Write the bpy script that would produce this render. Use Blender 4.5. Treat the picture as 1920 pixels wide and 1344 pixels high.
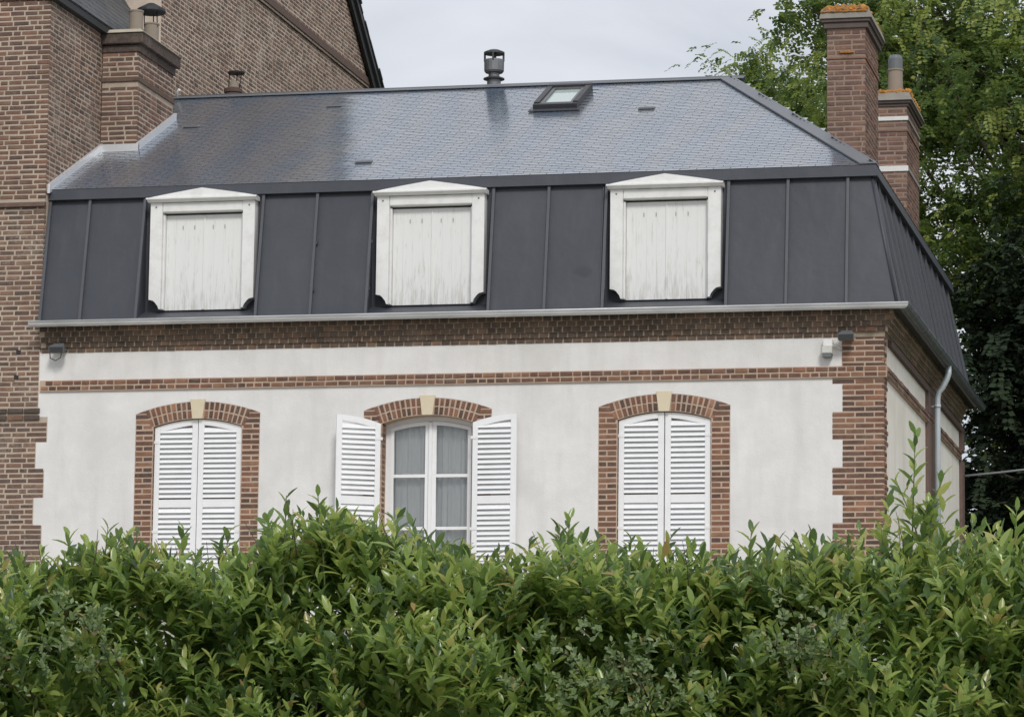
import bpy, bmesh, math, random
import numpy as np
from mathutils import Vector, Matrix

for o in list(bpy.data.objects): bpy.data.objects.remove(o)
random.seed(7); rng = np.random.default_rng(7)
scene = bpy.context.scene
COL = scene.collection

# ------------------------------------------------------------------ camera
F_PX, YAW, PITCH, ROLL = 6721.136, -0.22206, 0.137632, -0.01182
cam_d = bpy.data.cameras.new("camera"); cam = bpy.data.objects.new("camera", cam_d); COL.objects.link(cam)
cam_d.sensor_fit = 'HORIZONTAL'; cam_d.sensor_width = 36.0; cam_d.lens = F_PX/1920*36.0
cam_d.clip_start = 0.1; cam_d.clip_end = 3000
M = Matrix.Rotation(-YAW, 4, 'Z') @ Matrix.Rotation(math.pi/2+PITCH, 4, 'X') @ Matrix.Rotation(-ROLL, 4, 'Z')
cam.matrix_world = Matrix.Translation((4.9244, -41.679, 1.6)) @ M
scene.camera = cam

# ------------------------------------------------------------------ sky and sun (bright overcast)
SUN = Vector((0.30, -0.72, 0.64)).normalized()
w = bpy.data.worlds.new("World"); scene.world = w; w.use_nodes = True
nt = w.node_tree; nt.nodes.clear()
sky = nt.nodes.new('ShaderNodeTexSky'); sky.sky_type = 'NISHITA'; sky.sun_disc = False
sky.sun_elevation = math.asin(SUN.z); sky.sun_rotation = math.atan2(SUN.x, SUN.y)
tc = nt.nodes.new('ShaderNodeTexCoord'); mp = nt.nodes.new('ShaderNodeMapping'); mp.inputs['Scale'].default_value = (1, 1, 2.2)
cn = nt.nodes.new('ShaderNodeTexNoise'); cn.inputs['Scale'].default_value = 8.0; cn.inputs['Detail'].default_value = 6
cn.inputs['Distortion'].default_value = 0.5
cr = nt.nodes.new('ShaderNodeValToRGB')
cr.color_ramp.elements[0].position = 0.30; cr.color_ramp.elements[0].color = (5.4, 5.65, 6.2, 1)
cr.color_ramp.elements[1].position = 0.68; cr.color_ramp.elements[1].color = (7.7, 7.9, 8.35, 1)
mx = nt.nodes.new('ShaderNodeMix'); mx.data_type = 'RGBA'; mx.inputs['Factor'].default_value = 0.93
bg = nt.nodes.new('ShaderNodeBackground'); bg.inputs['Strength'].default_value = 0.10
wo = nt.nodes.new('ShaderNodeOutputWorld')
L = nt.links.new
L(tc.outputs['Generated'], mp.inputs['Vector']); L(mp.outputs['Vector'], cn.inputs['Vector']); L(cn.outputs['Fac'], cr.inputs['Fac'])
L(sky.outputs['Color'], mx.inputs[6]); L(cr.outputs['Color'], mx.inputs[7]); L(mx.outputs[2], bg.inputs['Color']); L(bg.outputs['Background'], wo.inputs['Surface'])
sd = bpy.data.lights.new("sun", 'SUN'); sun = bpy.data.objects.new("sun", sd); COL.objects.link(sun)
sd.energy = 1.5; sd.angle = math.radians(14); sd.color = (1.0, 0.96, 0.90)
sun.rotation_euler = (-SUN).to_track_quat('-Z', 'Y').to_euler(); sun.location = (-10, -20, 30)
scene.view_settings.view_transform = 'Standard'; scene.view_settings.look = 'None'
scene.view_settings.exposure = 0.20; scene.view_settings.gamma = 1.0
scene.cycles.max_bounces = 8; scene.cycles.transparent_max_bounces = 12

# ------------------------------------------------------------------ material helpers
class NT:
    def __init__(s, name):
        s.m = bpy.data.materials.new(name); s.m.use_nodes = True; s.t = s.m.node_tree
        s.p = s.t.nodes['Principled BSDF']; s.out = s.t.nodes['Material Output']
    def n(s, kind, **kw):
        nd = s.t.nodes.new('ShaderNode'+kind)
        for k, v in kw.items():
            if k in nd.inputs.keys(): nd.inputs[k].default_value = v
            else: setattr(nd, k, v)
        return nd
    def l(s, a, b): s.t.links.new(a, b); return b
    def coord(s, which='pos', scale=(1, 1, 1)):
        if which == 'pos': src = s.n('NewGeometry').outputs['Position']
        else: src = s.n('TexCoord').outputs[which]
        m = s.n('Mapping'); m.inputs['Scale'].default_value = scale; s.l(src, m.inputs['Vector']); return m.outputs['Vector']
    def noise(s, scale, detail=4, rough=.55, dist=0, vec=None):
        nd = s.n('TexNoise'); nd.inputs['Scale'].default_value = scale; nd.inputs['Detail'].default_value = detail
        nd.inputs['Roughness'].default_value = rough; nd.inputs['Distortion'].default_value = dist
        s.l(vec if vec is not None else s.coord(), nd.inputs['Vector']); return nd.outputs['Fac']
    def ramp(s, fac, stops, interp='LINEAR'):
        r = s.n('ValToRGB'); r.color_ramp.interpolation = interp
        e = r.color_ramp.elements
        while len(e) < len(stops): e.new(0.5)
        for k, (p, c) in enumerate(stops):
            e[k].position = p; e[k].color = (c, c, c, 1) if isinstance(c, (int, float)) else (*c, 1)
        s.l(fac, r.inputs['Fac']); return r.outputs['Color']
    def mix(s, fac, a, b, blend='MIX'):
        m = s.n('Mix'); m.data_type = 'RGBA'; m.blend_type = blend
        for v, i in ((fac, 0), (a, 6), (b, 7)):
            if hasattr(v, 'node'): s.l(v, m.inputs[i])
            elif i == 0: m.inputs[0].default_value = v
            else: m.inputs[i].default_value = (*v, 1) if len(v) == 3 else v
        return m.outputs[2]
    def math(s, op, a, b=0.0):
        m = s.n('Math'); m.operation = op
        for v, i in ((a, 0), (b, 1)):
            if hasattr(v, 'node'): s.l(v, m.inputs[i])
            else: m.inputs[i].default_value = v
        return m.outputs[0]
    def rnd(s):
        a = s.n('Attribute'); a.attribute_name = 'rnd'
        oi = s.n('ObjectInfo')
        return s.math('FRACT', s.math('ADD', a.outputs['Fac'], oi.outputs['Random']))
    def bump(s, h, strength=.3, dist=.01):
        b = s.n('Bump'); b.inputs['Strength'].default_value = strength; b.inputs['Distance'].default_value = dist
        s.l(h, b.inputs['Height']); s.l(b.outputs['Normal'], s.p.inputs['Normal'])
    def color(s, c):
        if hasattr(c, 'node'): s.l(c, s.p.inputs['Base Color'])
        else: s.p.inputs['Base Color'].default_value = (*c, 1)
    def set(s, **kw):
        for k, v in kw.items():
            i = s.p.inputs[k.replace('_', ' ')]
            if hasattr(v, 'node'): s.l(v, i)
            else: i.default_value = v
        return s

MAT = {}
def brick_mat(name, tones, dirt=(.06, .05, .045), dirt_amt=.5, dscale=1.1, smear=.3, smc=(.38, .30, .24)):
    n = NT(name); r = n.rnd()
    base = n.ramp(r, [((k+.0)/len(tones), t) for k, t in enumerate(tones)], 'CONSTANT')
    r3 = n.math('FRACT', n.math('MULTIPLY', r, 17.31)); base = n.mix(n.ramp(r3, [(0., .55), (.3, .15), (.7, 0.)]), base, (.055, .042, .036)); base = n.mix(n.ramp(r3, [(.8, 0.), (1., .45)]), base, (.40, .20, .11))
    g = n.noise(38, 5, .7); base = n.mix(n.ramp(g, [(.3, 0.), (.75, .45)]), base, (.30, .23, .19))
    d = n.ramp(n.noise(dscale, 5, .65), [(.42, 0.), (.72, dirt_amt)])
    base = n.mix(d, base, dirt)
    g2 = n.noise(9, 3, .6); base = n.mix(n.ramp(g2, [(.35, .35), (.65, 0.)]), base, (.05, .04, .035))
    sm_ = n.ramp(n.math('ADD', n.math('MULTIPLY', n.noise(1.7, 4, .6), .6), n.math('MULTIPLY', n.noise(22, 4, .7), .4)), [(.52, 0.), (.66, smear)])
    base = n.mix(sm_, base, smc)
    n.color(base); n.set(Roughness=.93, Specular_IOR_Level=.2); n.bump(n.noise(90, 4, .7), .5, .004)
    MAT[name] = n.m
brick_mat('brick_red', [(.27, .108, .062), (.17, .074, .05), (.33, .145, .082), (.20, .088, .058), (.095, .056, .046), (.38, .19, .11), (.24, .112, .07), (.13, .064, .05)], dirt_amt=.35)
brick_mat('brick_brown', [(.21, .115, .085), (.145, .085, .068), (.26, .145, .105), (.18, .098, .075), (.11, .074, .064), (.30, .175, .125), (.20, .12, .092)], dirt=(.16, .13, .112), dirt_amt=.5, smear=.7, smc=(.38, .305, .25))
brick_mat('brick_cornice', [(.15, .105, .078), (.19, .128, .092), (.12, .086, .068), (.21, .135, .092)], dirt=(.055, .05, .046), dirt_amt=.7, dscale=2.6)
brick_mat('brick_chimney', [(.24, .115, .082), (.18, .092, .072), (.29, .145, .10), (.21, .108, .084), (.14, .08, .068)], dirt=(.12, .098, .084), dirt_amt=.5, smear=.6, smc=(.27, .185, .14))
brick_mat('brick_gable', [(.30, .18, .135), (.22, .135, .105), (.35, .22, .16), (.26, .155, .12), (.19, .125, .105), (.38, .245, .175)], dirt=(.22, .18, .155), dirt_amt=.5, smear=.7, smc=(.50, .40, .325))
brick_mat('brick_dark', [(.07, .056, .05), (.09, .068, .058), (.06, .05, .046)], dirt_amt=.3)

def mortar(name, c1, c2, dark=(.13, .11, .095), amt=.5, sc=1.2):
    n = NT(name); c = n.mix(n.noise(7, 4), c1, c2)
    c = n.mix(n.ramp(n.noise(sc, 5, .7), [(.45, 0.), (.75, amt)]), c, dark)
    n.color(c); n.set(Roughness=.95, Specular_IOR_Level=.15); n.bump(n.noise(60, 4, .7), .5, .006); MAT[name] = n.m
mortar('mortar_pink', (.46, .335, .25), (.56, .44, .35), (.28, .21, .165), amt=.45)
mortar('mortar_grey', (.45, .37, .295), (.55, .465, .375), (.22, .18, .15), amt=.5)
mortar('mortar_gable', (.64, .54, .445), (.72, .62, .51), (.26, .21, .175), amt=.55)
mortar('mortar_brown', (.36, .29, .215), (.48, .40, .305), (.12, .10, .085), amt=.8, sc=3)
mortar('mortar_chimney', (.27, .19, .15), (.36, .265, .215), amt=.5)

def stucco(name, c1, c2, stain):
    n = NT(name); c = n.mix(n.ramp(n.noise(1.6, 6, .6), [(.3, 0.), (.7, 1.)]), c1, c2)
    v = n.noise(3.0, 5, .6, vec=n.coord('pos', (1.4, 1.4, .22)))
    c = n.mix(n.ramp(v, [(.48, 0.), (.8, .5)]), c, stain)
    c = n.mix(n.ramp(n.noise(.8, 4, .6, .6), [(.47, 0.), (.68, .42)]), c, stain)
    n.color(c); n.set(Roughness=.92, Specular_IOR_Level=.2)
    n.bump(n.math('ADD', n.noise(45, 5, .65), n.math('MULTIPLY', n.noise(6, 4, .6), 2.)), .35, .008); MAT[name] = n.m
stucco('stucco', (.70, .69, .675), (.82, .81, .80), (.56, .55, .525))
stucco('stucco_side', (.82, .785, .71), (.86, .83, .76), (.62, .565, .48))

def paint(name, c, stain, amt, rough=.5, vs=(1, 1, 1), sc=6):
    n = NT(name); k = n.ramp(n.noise(sc, 6, .65, vec=n.coord('pos', vs)), [(.45, 0.), (.78, amt)])
    n.color(n.mix(k, c, stain)); n.set(Roughness=rough); n.bump(n.noise(30, 3, vec=n.coord('pos', vs)), .12, .003); MAT[name] = n.m
paint('white_paint', (.86, .87, .885), (.72, .72, .72), .45, .42)
paint('white_frame', (.83, .83, .82), (.58, .57, .53), .6, .5)
n = NT('board_weathered')     # chalky white boards, bare grey grain showing in vertical streaks near the foot
g = n.noise(5, 6, .7, vec=n.coord('pos', (7, 7, .7)))
ob = n.n('TexCoord').outputs['Object']; sx = n.n('SeparateXYZ'); n.l(ob, sx.inputs[0])
foot = n.ramp(n.math('ADD', n.math('MULTIPLY', sx.outputs['Z'], -.75), .62), [(.2, .0), (1., .42)])
k = n.ramp(n.math('ADD', g, n.math('MULTIPLY', foot, .62)), [(.56, 0.), (.86, .9)])
n.color(n.mix(k, (.79, .795, .785), (.44, .42, .38))); n.set(Roughness=.7); n.bump(g, .25, .004); MAT['board_weathered'] = n.m
n = NT('zinc_dark')
c = n.mix(n.ramp(n.noise(.9, 4, .6), [(.3, 0.), (.7, 1.)]), (.042, .047, .060), (.056, .061, .075))
oi_ = n.n('ObjectInfo'); c = n.mix(n.ramp(oi_.outputs['Random'], [(0., 0.), (1., .5)]), c, (.066, .071, .084))
c = n.mix(n.ramp(n.noise(5, 4, .6, vec=n.coord('pos', (1, 1, .18))), [(.50, 0.), (.8, .4)]), c, (.085, .090, .102))
vm = n.n('VectorMath'); vm.operation = 'SUBTRACT'; n.l(n.coord('pos', (1, 0, 1)), vm.inputs[0]); vm.inputs[1].default_value = (-3.60, 0, 8.535)
vs_ = n.n('VectorMath'); vs_.operation = 'MULTIPLY'; n.l(vm.outputs[0], vs_.inputs[0]); vs_.inputs[1].default_value = (4.4, 0, 7.5)
ln_ = n.n('VectorMath'); ln_.operation = 'LENGTH'; n.l(vs_.outputs[0], ln_.inputs[0])
c = n.mix(n.ramp(n.math('ADD', ln_.outputs['Value'], n.math('MULTIPLY', n.noise(9, 3), .8)), [(.75, .55), (1.35, 0.)]), c, (.030, .034, .045))
n.color(c); n.set(Roughness=.48, Metallic=.0, Specular_IOR_Level=.45); n.bump(n.noise(2.6, 3), .35, .03); MAT['zinc_dark'] = n.m
n = NT('zinc_bright')
n.color(n.mix(n.ramp(n.noise(4, 5, .6, vec=n.coord('pos', (.5, .5, 2))), [(.35, 0.), (.7, 1.)]), (.54, .555, .565), (.72, .735, .74)))
n.set(Roughness=.33, Metallic=.25); MAT['zinc_bright'] = n.m
n = NT('flashing_zinc'); n.color(n.mix(n.noise(6, 4), (.74, .76, .79), (.86, .87, .89))); n.set(Roughness=.4, Metallic=.5); MAT['flashing_zinc'] = n.m
n = NT('zinc_seam'); n.color(n.mix(n.noise(6, 4), (.066, .072, .086), (.095, .10, .115))); n.set(Roughness=.45, Specular_IOR_Level=.5); MAT['zinc_seam'] = n.m
n = NT('zinc_pipe'); n.color(n.mix(n.noise(5, 4), (.46, .53, .57), (.62, .68, .71))); n.set(Roughness=.4, Metallic=.3); MAT['zinc_pipe'] = n.m
n = NT('zinc_shaded'); n.color(n.mix(n.ramp(n.noise(7, 5), [(.35, 0.), (.65, 1.)]), (.10, .115, .125), (.19, .21, .22))); n.set(Roughness=.5, Metallic=.2); MAT['zinc_shaded'] = n.m  # gutter zinc with the side's shade put into its colour
n = NT('zinc_mid'); n.color(n.mix(n.noise(3, 4), (.13, .14, .155), (.17, .18, .195))); n.set(Roughness=.42, Specular_IOR_Level=.6); MAT['zinc_mid'] = n.m
n = NT('slate')
r = n.rnd(); wv = n.n('TexWave'); wv.wave_type = 'BANDS'; wv.bands_direction = 'X'
wv.inputs['Scale'].default_value = .40; wv.inputs['Distortion'].default_value = 10.; wv.inputs['Detail'].default_value = 2; wv.inputs['Detail Scale'].default_value = .9
n.l(n.coord('pos', (1, .35, .5)), wv.inputs['Vector'])
tone = n.mix(n.ramp(wv.outputs['Fac'], [(.2, 0.15), (.8, .85)]), (.095, .145, .215), (.150, .165, .195))
tone = n.mix(n.ramp(r, [(0., 0.), (.5, .12), (1., .35)]), tone, (.08, .085, .095))
fade = n.n('SeparateXYZ'); n.l(n.coord(), fade.inputs[0])
n.color(tone); n.set(Roughness=n.ramp(r, [(0., .17), (1., .27)]), IOR=2.5, Specular_IOR_Level=.62, Coat_Weight=.8, Coat_Roughness=.16, Coat_IOR=1.7); MAT['slate'] = n.m
n = NT('slate_old'); c = n.ramp(n.rnd(), [(0, (.05, .055, .065)), (.5, (.075, .08, .088)), (1, (.10, .10, .10))])
n.color(n.mix(n.ramp(n.noise(2, 4), [(.5, 0.), (.8, .6)]), c, (.11, .11, .075))); n.set(Roughness=.6); MAT['slate_old'] = n.m
n = NT('keystone'); n.color(n.mix(n.noise(9, 5, .65), (.62, .53, .38), (.74, .66, .50))); n.set(Roughness=.9); n.bump(n.noise(50, 4), .4, .004); MAT['keystone'] = n.m
def simple(name, c, rough=.6, metal=0., c2=None, sc=8):
    n = NT(name); n.color(n.mix(n.noise(sc, 4, .6), c, c2 or tuple(x*.72 for x in c))); n.set(Roughness=rough, Metallic=metal)
    n.bump(n.noise(40, 3), .15, .003); MAT[name] = n.m
simple('brown_brickwork', (.20, .13, .105), .9, c2=(.10, .068, .058), sc=14)
simple('corbel_grey', (.15, .115, .10), .95, c2=(.085, .068, .062), sc=10)
simple('soffit_dark', (.06, .052, .048), .9)
simple('concrete_cap', (.34, .32, .28), .95, c2=(.20, .19, .17))
n = NT('lichen'); n.color(n.ramp(n.noise(16, 4, .7), [(.3, (.20, .17, .11)), (.48, (.42, .19, .05)), (.62, (.55, .24, .04)), (.75, (.33, .22, .10))])); n.set(Roughness=1.); n.bump(n.noise(120, 3), .6, .006); MAT['lichen'] = n.m
simple('cap_cream', (.52, .47, .36), .95, c2=(.36, .32, .25))
simple('clay_pot', (.33, .28, .22), .9, c2=(.24, .20, .165))
simple('clay_pot_dark', (.13, .085, .07), .9)
simple('iron_dark', (.025, .027, .030), .6)
simple('flue_steel', (.26, .27, .28), .45, .6, c2=(.15, .155, .16))
simple('flue_rim', (.07, .07, .075), .5, .3)
simple('grey_plastic', (.16, .175, .18), .5, c2=(.11, .12, .125))
simple('cream_plastic', (.70, .69, .64), .5)
simple('white_strip', (.80, .79, .76), .7)
simple('rubber', (.05, .05, .05), .6)
simple('slot_grey', (.50, .49, .46), .8)
simple('cable_grey', (.20, .21, .225), .6)
simple('bark', (.11, .085, .06), .95, c2=(.05, .04, .03), sc=12)
simple('stem_green', (.10, .13, .045), .7)
simple('room_dark', (.30, .29, .27), .9)
simple('timber_brown', (.13, .085, .07), .85, c2=(.075, .05, .045))
n = NT('glass'); t = n.t; t.nodes.remove(n.p)
tr = n.n('BsdfTransparent'); tr.inputs[0].default_value = (.97, .98, .98, 1); gl = n.n('BsdfGlossy'); gl.inputs['Roughness'].default_value = .02
fr = n.n('Fresnel'); fr.inputs['IOR'].default_value = 1.5; ms = n.n('MixShader')
n.l(fr.outputs[0], ms.inputs[0]); n.l(tr.outputs[0], ms.inputs[1]); n.l(gl.outputs[0], ms.inputs[2]); n.l(ms.outputs[0], n.out.inputs['Surface']); MAT['glass'] = n.m
n = NT('skylight_glass'); n.color((.46, .54, .51)); n.set(Roughness=.06, Specular_IOR_Level=.8); MAT['skylight_glass'] = n.m
n = NT('curtain'); t = n.t; n.color((.95, .955, .96)); n.set(Roughness=.9)
tl = n.n('BsdfTranslucent'); tl.inputs[0].default_value = (.8, .8, .82, 1); ms = n.n('MixShader'); ms.inputs[0].default_value = .15
n.l(n.p.outputs[0], ms.inputs[1]); n.l(tl.outputs[0], ms.inputs[2]); n.l(ms.outputs[0], n.out.inputs['Surface']); MAT['curtain'] = n.m
def leaf_mat(name, stops, rough=.42, trans=.28, spec=.5):
    n = NT(name); c = n.ramp(n.rnd(), stops)
    n.color(c); n.set(Roughness=rough, Specular_IOR_Level=spec)
    gm = n.n('Gamma'); gm.inputs['Gamma'].default_value = .62; n.l(c, gm.inputs['Color'])
    tl = n.n('BsdfTranslucent'); n.l(n.mix(1., gm.outputs[0], (.95, 1., .62), 'MULTIPLY'), tl.inputs[0])
    ms = n.n('MixShader'); ms.inputs[0].default_value = trans
    n.l(n.p.outputs[0], ms.inputs[1]); n.l(tl.outputs[0], ms.inputs[2]); n.l(ms.outputs[0], n.out.inputs['Surface']); MAT[name] = n.m
leaf_mat('laurel_leaf', [(0, (.050, .098, .036)), (.3, (.135, .225, .068)), (.6, (.26, .375, .10)), (.9, (.42, .51, .145)), (.97, (.52, .51, .17)), (1., (.46, .29, .12))], .26, .48, .8)
leaf_mat('pale_leaf', [(0, (.13, .20, .085)), (.5, (.19, .265, .115)), (.93, (.27, .33, .16)), (1., (.36, .28, .17))], .55, .2)
leaf_mat('tree_leaf', [(0, (.045, .085, .028)), (.25, (.095, .155, .044)), (.55, (.185, .26, .062)), (.85, (.27, .335, .08)), (1., (.35, .38, .095))], .45, .48)
leaf_mat('tree_leaf_far', [(0, (.045, .075, .028)), (.6, (.08, .115, .035)), (1., (.14, .165, .06))], .55, .3)
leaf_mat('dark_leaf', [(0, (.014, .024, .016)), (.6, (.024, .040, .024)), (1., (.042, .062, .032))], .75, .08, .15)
n = NT('grass_ground'); n.color(n.mix(n.ramp(n.noise(.7, 6, .65), [(.35, 0.), (.65, 1.)]), (.07, .095, .03), (.13, .125, .06))); n.set(Roughness=1.)
n.bump(n.noise(14, 5, .7), .6, .05); MAT['grass_ground'] = n.m

n = NT('asphalt'); n.color(n.mix(n.noise(50, 5, .8), (.10, .10, .10), (.17, .165, .16))); n.set(Roughness=.95); MAT['asphalt'] = n.m
n = NT('bounce_gravel'); n.color(n.mix(n.noise(60, 5, .8), (.34, .31, .26), (.56, .53, .47))); n.set(Roughness=1.); n.bump(n.noise(80, 4, .8), .7, .02); MAT['bounce_gravel'] = n.m

# ------------------------------------------------------------------ object helpers
WLD = {}                                   # world translation of every parent
def link(o, parent=None, loc=(0, 0, 0)):
    COL.objects.link(o); p = Vector(loc)
    if parent is not None:
        o.parent = parent; o.location = p - WLD[parent]
    else: o.location = p
    WLD[o] = p; return o
def thing(name, label, cat, loc=(0, 0, 0), group=None):
    o = bpy.data.objects.new(name, None); o.empty_display_size = .2; link(o, None, loc)
    o['label'] = label; o['category'] = cat
    if group: o['group'] = group
    return o
def tag(o, label=None, cat=None, group=None, kind=None):
    if label: o['label'] = label
    if cat: o['category'] = cat
    if group: o['group'] = group
    if kind: o['kind'] = kind
    return o

class MB:
    def __init__(s): s.v = []; s.f = []; s.sm = []
    def add(s, vs, fs, smooth=False):
        b = len(s.v); s.v += [tuple(v) for v in vs]
        for f in fs: s.f.append(tuple(b+i for i in f)); s.sm.append(smooth)
        return s
    def hexa(s, p):      # p: 8 points, bottom ring 0-3 counter-clockwise seen from above, top ring 4-7
        return s.add(p, [(3, 2, 1, 0), (4, 5, 6, 7), (0, 1, 5, 4), (1, 2, 6, 5), (2, 3, 7, 6), (3, 0, 4, 7)])
    def box(s, x0, x1, y0, y1, z0, z1):
        return s.hexa([(x0, y0, z0), (x1, y0, z0), (x1, y1, z0), (x0, y1, z0), (x0, y0, z1), (x1, y0, z1), (x1, y1, z1), (x0, y1, z1)])
    def bevbox(s, x0, x1, y0, y1, z0, z1, b=.008):   # box whose front (-y) edges are chamfered
        P = [(x0, y1, z0), (x1, y1, z0), (x1, y1, z1), (x0, y1, z1), (x0, y0+b, z0), (x1, y0+b, z0), (x1, y0+b, z1), (x0, y0+b, z1),
             (x0+b, y0, z0+b), (x1-b, y0, z0+b), (x1-b, y0, z1-b), (x0+b, y0, z1-b)]
        return s.add(P, [(1, 0, 3, 2), (8, 9, 10, 11)]+[(4+i, 4+(i+1) % 4, 8+(i+1) % 4, 8+i) for i in range(4)]+[(i, (i+1) % 4, 4+(i+1) % 4, 4+i) for i in range(4)])
    def prism(s, pts, y0, y1):      # (x,z) outline, counter-clockwise seen from -y, extruded along y
        n = len(pts)
        return s.add([(x, y0, z) for x, z in pts]+[(x, y1, z) for x, z in pts],
                     [tuple(range(n)), tuple(range(2*n-1, n-1, -1))]+[((i+1) % n, i, n+i, n+(i+1) % n) for i in range(n)])
    def tube(s, path, rad, seg=8, cap=True, smooth=True):
        path = [Vector(p) for p in path]; n = len(path)
        if isinstance(rad, (int, float)): rad = [rad]*n
        vs = []; fs = []; up = None
        for i, p in enumerate(path):
            t = (path[min(i+1, n-1)]-path[max(i-1, 0)]).normalized()
            if up is None: up = t.orthogonal().normalized()
            up = (up-t*up.dot(t)).normalized(); sd_ = t.cross(up)
            for k in range(seg):
                a = 2*math.pi*k/seg; vs.append(p+(up*math.cos(a)+sd_*math.sin(a))*rad[i])
        for i in range(n-1):
            for k in range(seg):
                fs.append((i*seg+k, i*seg+(k+1) % seg, (i+1)*seg+(k+1) % seg, (i+1)*seg+k))
        s.add(vs, fs, smooth)
        if cap:
            b = len(s.v)-len(vs)
            s.f.append(tuple(b+k for k in range(seg-1, -1, -1))); s.sm.append(False)
            s.f.append(tuple(b+(n-1)*seg+k for k in range(seg))); s.sm.append(False)
        return s
    def lathe(s, cx, cy, prof, seg=20):
        vs = []; fs = []
        for r, z in prof:
            for k in range(seg):
                a = 2*math.pi*k/seg; vs.append((cx+r*math.cos(a), cy+r*math.sin(a), z))
        for i in range(len(prof)-1):
            for k in range(seg): fs.append((i*seg+k, i*seg+(k+1) % seg, (i+1)*seg+(k+1) % seg, (i+1)*seg+k))
        fs.append(tuple(range(seg-1, -1, -1))); fs.append(tuple((len(prof)-1)*seg+k for k in range(seg)))
        s.add(vs, fs, False); return s
    def build(s, name, mat, parent=None, org=None):
        me = bpy.data.meshes.new(name); org = Vector(org) if org is not None else Vector((0, 0, 0))
        me.from_pydata([(v[0]-org.x, v[1]-org.y, v[2]-org.z) for v in s.v], [], s.f); me.update()
        me.polygons.foreach_set('use_smooth', s.sm); me.materials.append(MAT[mat])
        return link(bpy.data.objects.new(name, me), parent, org)

def np_mesh(name, V, Fq, mat, rnd=None, smooth=False):
    """V (n,3), Fq (m,4) quads or (m,3) tris; rnd per vertex"""
    me = bpy.data.meshes.new(name); k = Fq.shape[1]
    me.vertices.add(len(V)); me.vertices.foreach_set('co', np.ascontiguousarray(V, dtype=np.float32).ravel())
    me.loops.add(Fq.size); me.loops.foreach_set('vertex_index', np.ascontiguousarray(Fq, dtype=np.int32).ravel())
    me.polygons.add(len(Fq)); me.polygons.foreach_set('loop_start', np.arange(0, Fq.size, k, dtype=np.int32))
    me.polygons.foreach_set('use_smooth', np.full(len(Fq), smooth))
    me.update(calc_edges=True)
    if rnd is not None:
        a = me.attributes.new('rnd', 'FLOAT', 'POINT'); a.data.foreach_set('value', np.ascontiguousarray(rnd, dtype=np.float32))
    me.materials.append(MAT[mat]); return me

def outline(name, outer, holes, y0, y1, mat, parent=None):
    """flat slab in the XZ plane with holes, between depths y0 and y1"""
    cu = bpy.data.curves.new(name, 'CURVE'); cu.dimensions = '2D'; cu.fill_mode = 'BOTH'; cu.extrude = (y1-y0)/2
    for pts in [outer]+holes:
        sp = cu.splines.new('POLY'); sp.points.add(len(pts)-1)
        for p, (x, z) in zip(sp.points, pts): p.co = (x, z, 0, 1)
        sp.use_cyclic_u = True
    tmp = bpy.data.objects.new(name, cu); COL.objects.link(tmp)
    dg = bpy.context.evaluated_depsgraph_get(); dg.update()
    me = bpy.data.meshes.new_from_object(tmp.evaluated_get(dg)); bpy.data.objects.remove(tmp); bpy.data.curves.remove(cu)
    me.transform(Matrix.Translation((0, (y0+y1)/2, 0)) @ Matrix.Rotation(math.pi/2, 4, 'X'))
    me.materials.clear(); me.materials.append(MAT[mat]); me.name = name
    return link(bpy.data.objects.new(name, me), parent)

# ------------------------------------------------------------------ bricks: the largest 300 of a building are objects, the rest one mesh
def brick_variants(k):
    out = []
    for i in range(k):
        r = random.Random(50+i); j = lambda a: r.uniform(-a, a)
        bx, bz = .028, .10
        back = [(-.5+j(.008), 1, -.5), (.5+j(.008), 1, -.5), (.5, 1, .5), (-.5, 1, .5)]
        mid = [(-.5+j(.012), .16, -.5+j(.06)), (.5+j(.012), .16, -.5+j(.06)), (.5+j(.012), .16, .5+j(.06)), (-.5+j(.012), .16, .5+j(.06))]
        fr_ = [(-.5+bx+j(.012), j(.04), -.5+bz+j(.06)), (.5-bx+j(.012), j(.04), -.5+bz+j(.06)), (.5-bx+j(.012), j(.04), .5-bz+j(.06)), (-.5+bx+j(.012), j(.04), .5-bz+j(.06))]
        out.append(np.array(back+mid+fr_, dtype=float))
    fs = np.array([(1, 0, 3, 2)]+[(i, (i+1) % 4, 4+(i+1) % 4, 4+i) for i in range(4)]+[(4+i, 4+(i+1) % 4, 8+(i+1) % 4, 8+i) for i in range(4)]+[(8, 9, 10, 11)])
    return out, fs
BV, BF = brick_variants(8)
BM = {}
def brick_mesh(i, mat):
    if (i, mat) not in BM:
        me = bpy.data.meshes.new('brick'); me.from_pydata([tuple(v) for v in BV[i]], [], [tuple(int(k) for k in f) for f in BF]); me.update(); me.materials.append(MAT[mat]); BM[(i, mat)] = me
    return BM[(i, mat)]
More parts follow.
